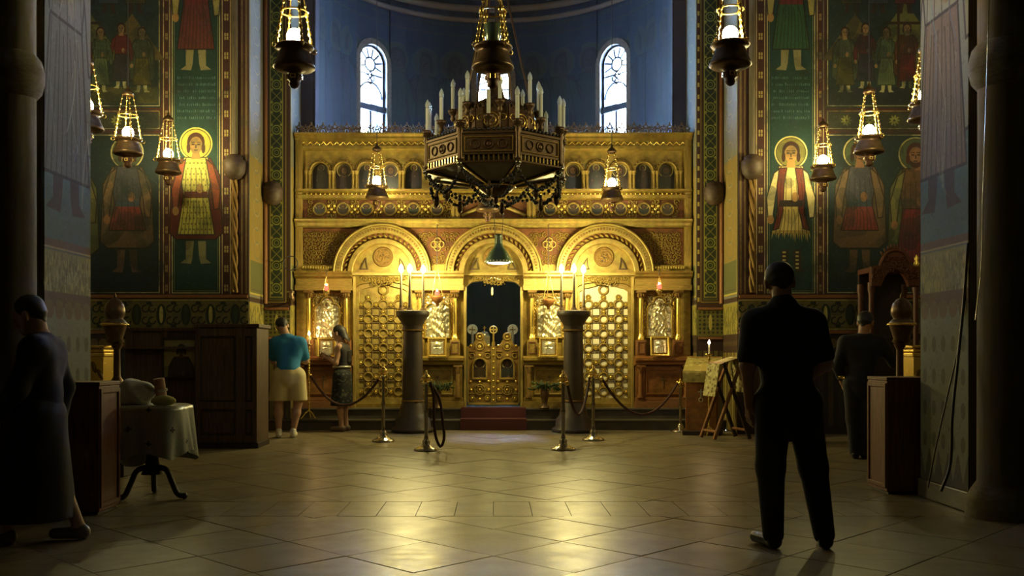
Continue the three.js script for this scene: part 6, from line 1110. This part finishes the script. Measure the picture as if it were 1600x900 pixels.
  for (const s of ['L', 'R']) {
    const a = J['an' + s], t = J['to' + s], sb = [seg([a[0], 0.045, a[2] + 0.02], [t[0], 0.042, t[2]], 0.043, 0.036), seg([a[0], 0.05, a[2] + 0.025], [a[0], look.shoeHigh ?? 0.085, a[2] + 0.01], 0.043, 0.045)];
    const sh = mesh('shoe', meshField(J['lift' + s] ? sb.map((q) => q.map((v, i) => (i === 1 || i === 4) ? v + J['lift' + s] : v)) : sb, 0.008, 0.02, (x, y) => (J['lift' + s] ?? 0) + 0.004 - y), look.shoe, o);
    if (look.heel) mesh('heel', rod([a[0], 0.0, a[2] + 0.035], [a[0], 0.05, a[2] + 0.03], 0.012, 0.02, 8), look.shoe, sh);
  }
  return o;
}
const skinTone = std(0.42, 0.24, 0.16, 0.6), darkHair = std(0.018, 0.013, 0.011, 0.55), blackCloth = std(0.012, 0.012, 0.02, 0.85), navy = std(0.014, 0.014, 0.022, 0.9), blackShoe = std(0.012, 0.011, 0.012, 0.35);
{ // the man in black, back to the camera, feet apart
  const d = 5.95;
  person('man in black polo shirt and trousers, his back to us, legs apart', [sx(1238, d), 0, -d], 0, {
    head: [-0.062, 1.64, -0.055], neck: [-0.058, 1.50, 0], face: [0.05, -0.25, -1], shL: [-0.235, 1.395, 0], shR: [0.125, 1.395, 0], elL: [-0.285, 1.13, 0.03], elR: [0.185, 1.14, 0.05], wrL: [-0.255, 0.88, -0.05], wrR: [0.13, 1.02, -0.2], pnR: [-1, 0, 0],
    hipL: [-0.115, 0.9, 0], hipR: [0.06, 0.9, 0], knL: [-0.13, 0.5, -0.02], knR: [0.135, 0.5, -0.02], anL: [-0.125, 0.085, 0.02], anR: [0.19, 0.085, 0.02], toL: [-0.19, 0.03, -0.14], toR: [0.235, 0.03, -0.15],
  }, { skin: skinTone, hair: darkHair, top: blackCloth, trousers: navy, shoe: blackShoe, sleeve: 0.78, collar: true, build: 1.08, shirtHem: 0.1 });
}
{ // second man in dark clothes near the shrine
  const d = 11.0;
  person('man in dark clothes beyond the desk, one arm reaching to the shrine', [sx(1345, d), 0, -d], -0.35, {
    head: [0.05, 1.555, -0.06], neck: [0.03, 1.40, 0], face: [0.35, -0.3, -1], shL: [-0.175, 1.335, 0], shR: [0.2, 1.335, 0], elL: [-0.245, 1.06, 0.03], elR: [0.36, 1.1, -0.08], wrL: [-0.2, 0.86, -0.1], wrR: [0.57, 1.1, -0.2], pnR: [0, -1, 0],
    hipL: [-0.085, 0.86, 0], hipR: [0.085, 0.86, 0], knL: [-0.08, 0.46, -0.02], knR: [0.06, 0.46, -0.04], anL: [-0.06, 0.085, 0.03], anR: [0.04, 0.085, -0.02], toL: [-0.08, 0.03, -0.12], toR: [0.06, 0.03, -0.17],
  }, { skin: skinTone, hair: darkHair, top: blackCloth, trousers: blackCloth, shoe: blackShoe, sleeve: 1.6, build: 1.0 });
  const w = thing('wrist_watch', 'gold wrist watch on the lowered arm of the man at the desk', 'watch', [sx(1318, 10.85), sy(590, 10.85), -10.9], -0.35); mesh('strap', put(ring(0.034, 0.009, 0, 0, 0, 18, 6), 0, 0, 0, PI / 2 - 0.3, 0, 0.2), M.brass, w); mesh('dial', put(cyl(0.02, 0.02, 0.01, 0, 0, 0, 14), -0.034, 0, 0.01, 0, 0, PI / 2), M.goldBright, w);
}
{ // tourist in blue
  const d = 13.8;
  person('tourist in bright blue shirt and beige shorts bending towards the pier', [sx(452, d), 0, -d], 0.1, {
    head: [-0.12, 1.60, -0.16], neck: [-0.06, 1.46, -0.06], face: [-0.3, -0.6, -1], shL: [-0.2, 1.36, -0.03], shR: [0.16, 1.36, -0.03], elL: [-0.24, 1.1, -0.16], elR: [0.22, 1.1, -0.1], wrL: [-0.14, 1.12, -0.38], wrR: [0.1, 1.1, -0.34],
    hipL: [-0.1, 0.88, 0.06], hipR: [0.1, 0.88, 0.06], knL: [-0.155, 0.49, 0.02], knR: [0.12, 0.49, 0.0], anL: [-0.14, 0.085, 0.05], anR: [0.06, 0.085, 0.04], toL: [-0.17, 0.03, -0.1], toR: [0.07, 0.03, -0.12],
  }, { skin: skinTone, hair: darkHair, top: std(0.02, 0.19, 0.42, 0.85), topName: 't_shirt', shorts: std(0.58, 0.50, 0.28, 0.85), shoe: std(0.75, 0.72, 0.64, 0.7), sleeve: 0.75, build: 1.12, shirtHem: -0.07, shoeHigh: 0.1 });
}
{ // woman in profile, reading
  const d = 14.88;
  const hair = [[0, 1.55, 0.0, 0, 1.42, 0.05, 0.085, 0.08, 1], [0, 1.42, 0.05, 0.0, 1.30, 0.085, 0.08, 0.085, 1], [0, 1.3, 0.085, 0.0, 1.08, 0.105, 0.085, 0.065, 1], [0.0, 1.08, 0.105, 0, 0.98, 0.11, 0.065, 0.03, 1]];
  const flower = canvasTex(128, 128, (c, w, h) => { c.fillStyle = '#14161a'; c.fillRect(0, 0, w, h); for (let i = 0; i < 80; i++) { c.fillStyle = ['#4a4e44', '#2c3a30', '#5a5648', '#20262e'][i % 4]; c.beginPath(); c.ellipse(rnd() * w, rnd() * h, rr(3, 9), rr(2, 5), rnd() * 3, 0, 7); c.fill(); } }, true);
  const o = person('woman with long dark hair in profile, dark patterned skirt, reading a leaflet', [sx(533, d), 0, -d], PI / 2 - 0.15, {
    head: [0, 1.515, -0.045], neck: [0, 1.36, 0.0], face: [0, -0.42, -1], shL: [-0.165, 1.30, 0.02], shR: [0.165, 1.30, 0.02], elL: [-0.2, 1.06, -0.02], elR: [0.2, 1.06, -0.02], wrL: [-0.07, 1.16, -0.22], wrR: [0.07, 1.15, -0.22],
    hipL: [-0.085, 0.85, 0.02], hipR: [0.085, 0.85, 0.02], knL: [-0.075, 0.46, 0], knR: [0.075, 0.46, 0.02], anL: [-0.075, 0.085, 0.03], anR: [0.075, 0.085, 0.06], toL: [-0.08, 0.03, -0.12], toR: [0.085, 0.03, -0.09],
  }, { skin: skinTone, hair: darkHair, longHair: hair, top: std(0.02, 0.016, 0.018, 0.8), topName: 'sleeveless_top', sleeve: 0, skirt: new THREE.MeshStandardMaterial({ map: flower, roughness: 0.85 }), skirtHem: 0.40, skirtWide: 0.17, shoe: std(0.12, 0.08, 0.06, 0.6), build: 0.86, shirtHem: -0.1, shoeHigh: 0.05 });
  const skirt = o.children.find((q) => q.name === 'skirt'); skirt.geometry = metric(skirt.geometry); { const u = skirt.geometry.attributes.uv; for (let i = 0; i < u.count; i++) u.setXY(i, u.getX(i) * 2.4, u.getY(i) * 2.4); }
  mesh('belt', put(ring(0.128, 0.02, 0, 0, 0, 28, 6), 0, 1.0, 0.012, PI / 2, 0, 0), std(0.5, 0.48, 0.4, 0.35, 0.5), o);
  const l = thing('leaflet', 'small white leaflet held open by the dark-haired woman', 'leaflet', [sx(507, 14.86), 1.19, -14.86], PI / 2 - 0.15); for (const s of [-1, 1]) mesh('page', put(bx(0.1, 0.005, 0.15, s * 0.05, 0, 0), 0, 0.015, 0, 0.5, 0, s * 0.2), std(0.72, 0.70, 0.64, 0.8), l);
}
{ // dark figure walking out of the picture on the left
  const d = 6.12, o = person('dark figure in long skirt and heeled shoes walking past the desk', [sx(62, d), 0, -d], PI / 2 + 0.12, {
    head: [0, 1.44, -0.06], neck: [0, 1.3, 0], face: [0, -0.2, -1], shL: [-0.17, 1.235, 0.02], shR: [0.17, 1.235, 0.02], elL: [-0.22, 0.98, -0.06], elR: [0.22, 0.98, 0.08], wrL: [-0.18, 0.82, -0.2], wrR: [0.19, 0.78, 0.06],
    hipL: [-0.09, 0.8, 0], hipR: [0.09, 0.8, 0], knL: [-0.08, 0.44, -0.14], knR: [0.08, 0.44, 0.06], anL: [-0.07, 0.09, -0.18], anR: [0.07, 0.09, 0.22], toL: [-0.07, 0.03, -0.36], toR: [0.07, 0.03, 0.07],
  }, { skin: skinTone, hair: darkHair, top: navy, topName: 'jacket', sleeve: 1.9, skirt: navy, skirtHem: 0.15, skirtWide: 0.24, shoe: std(0.13, 0.11, 0.10, 0.45), build: 1.02, heel: true, shoeHigh: 0.06 });
}
renderer.render(scene, camera);
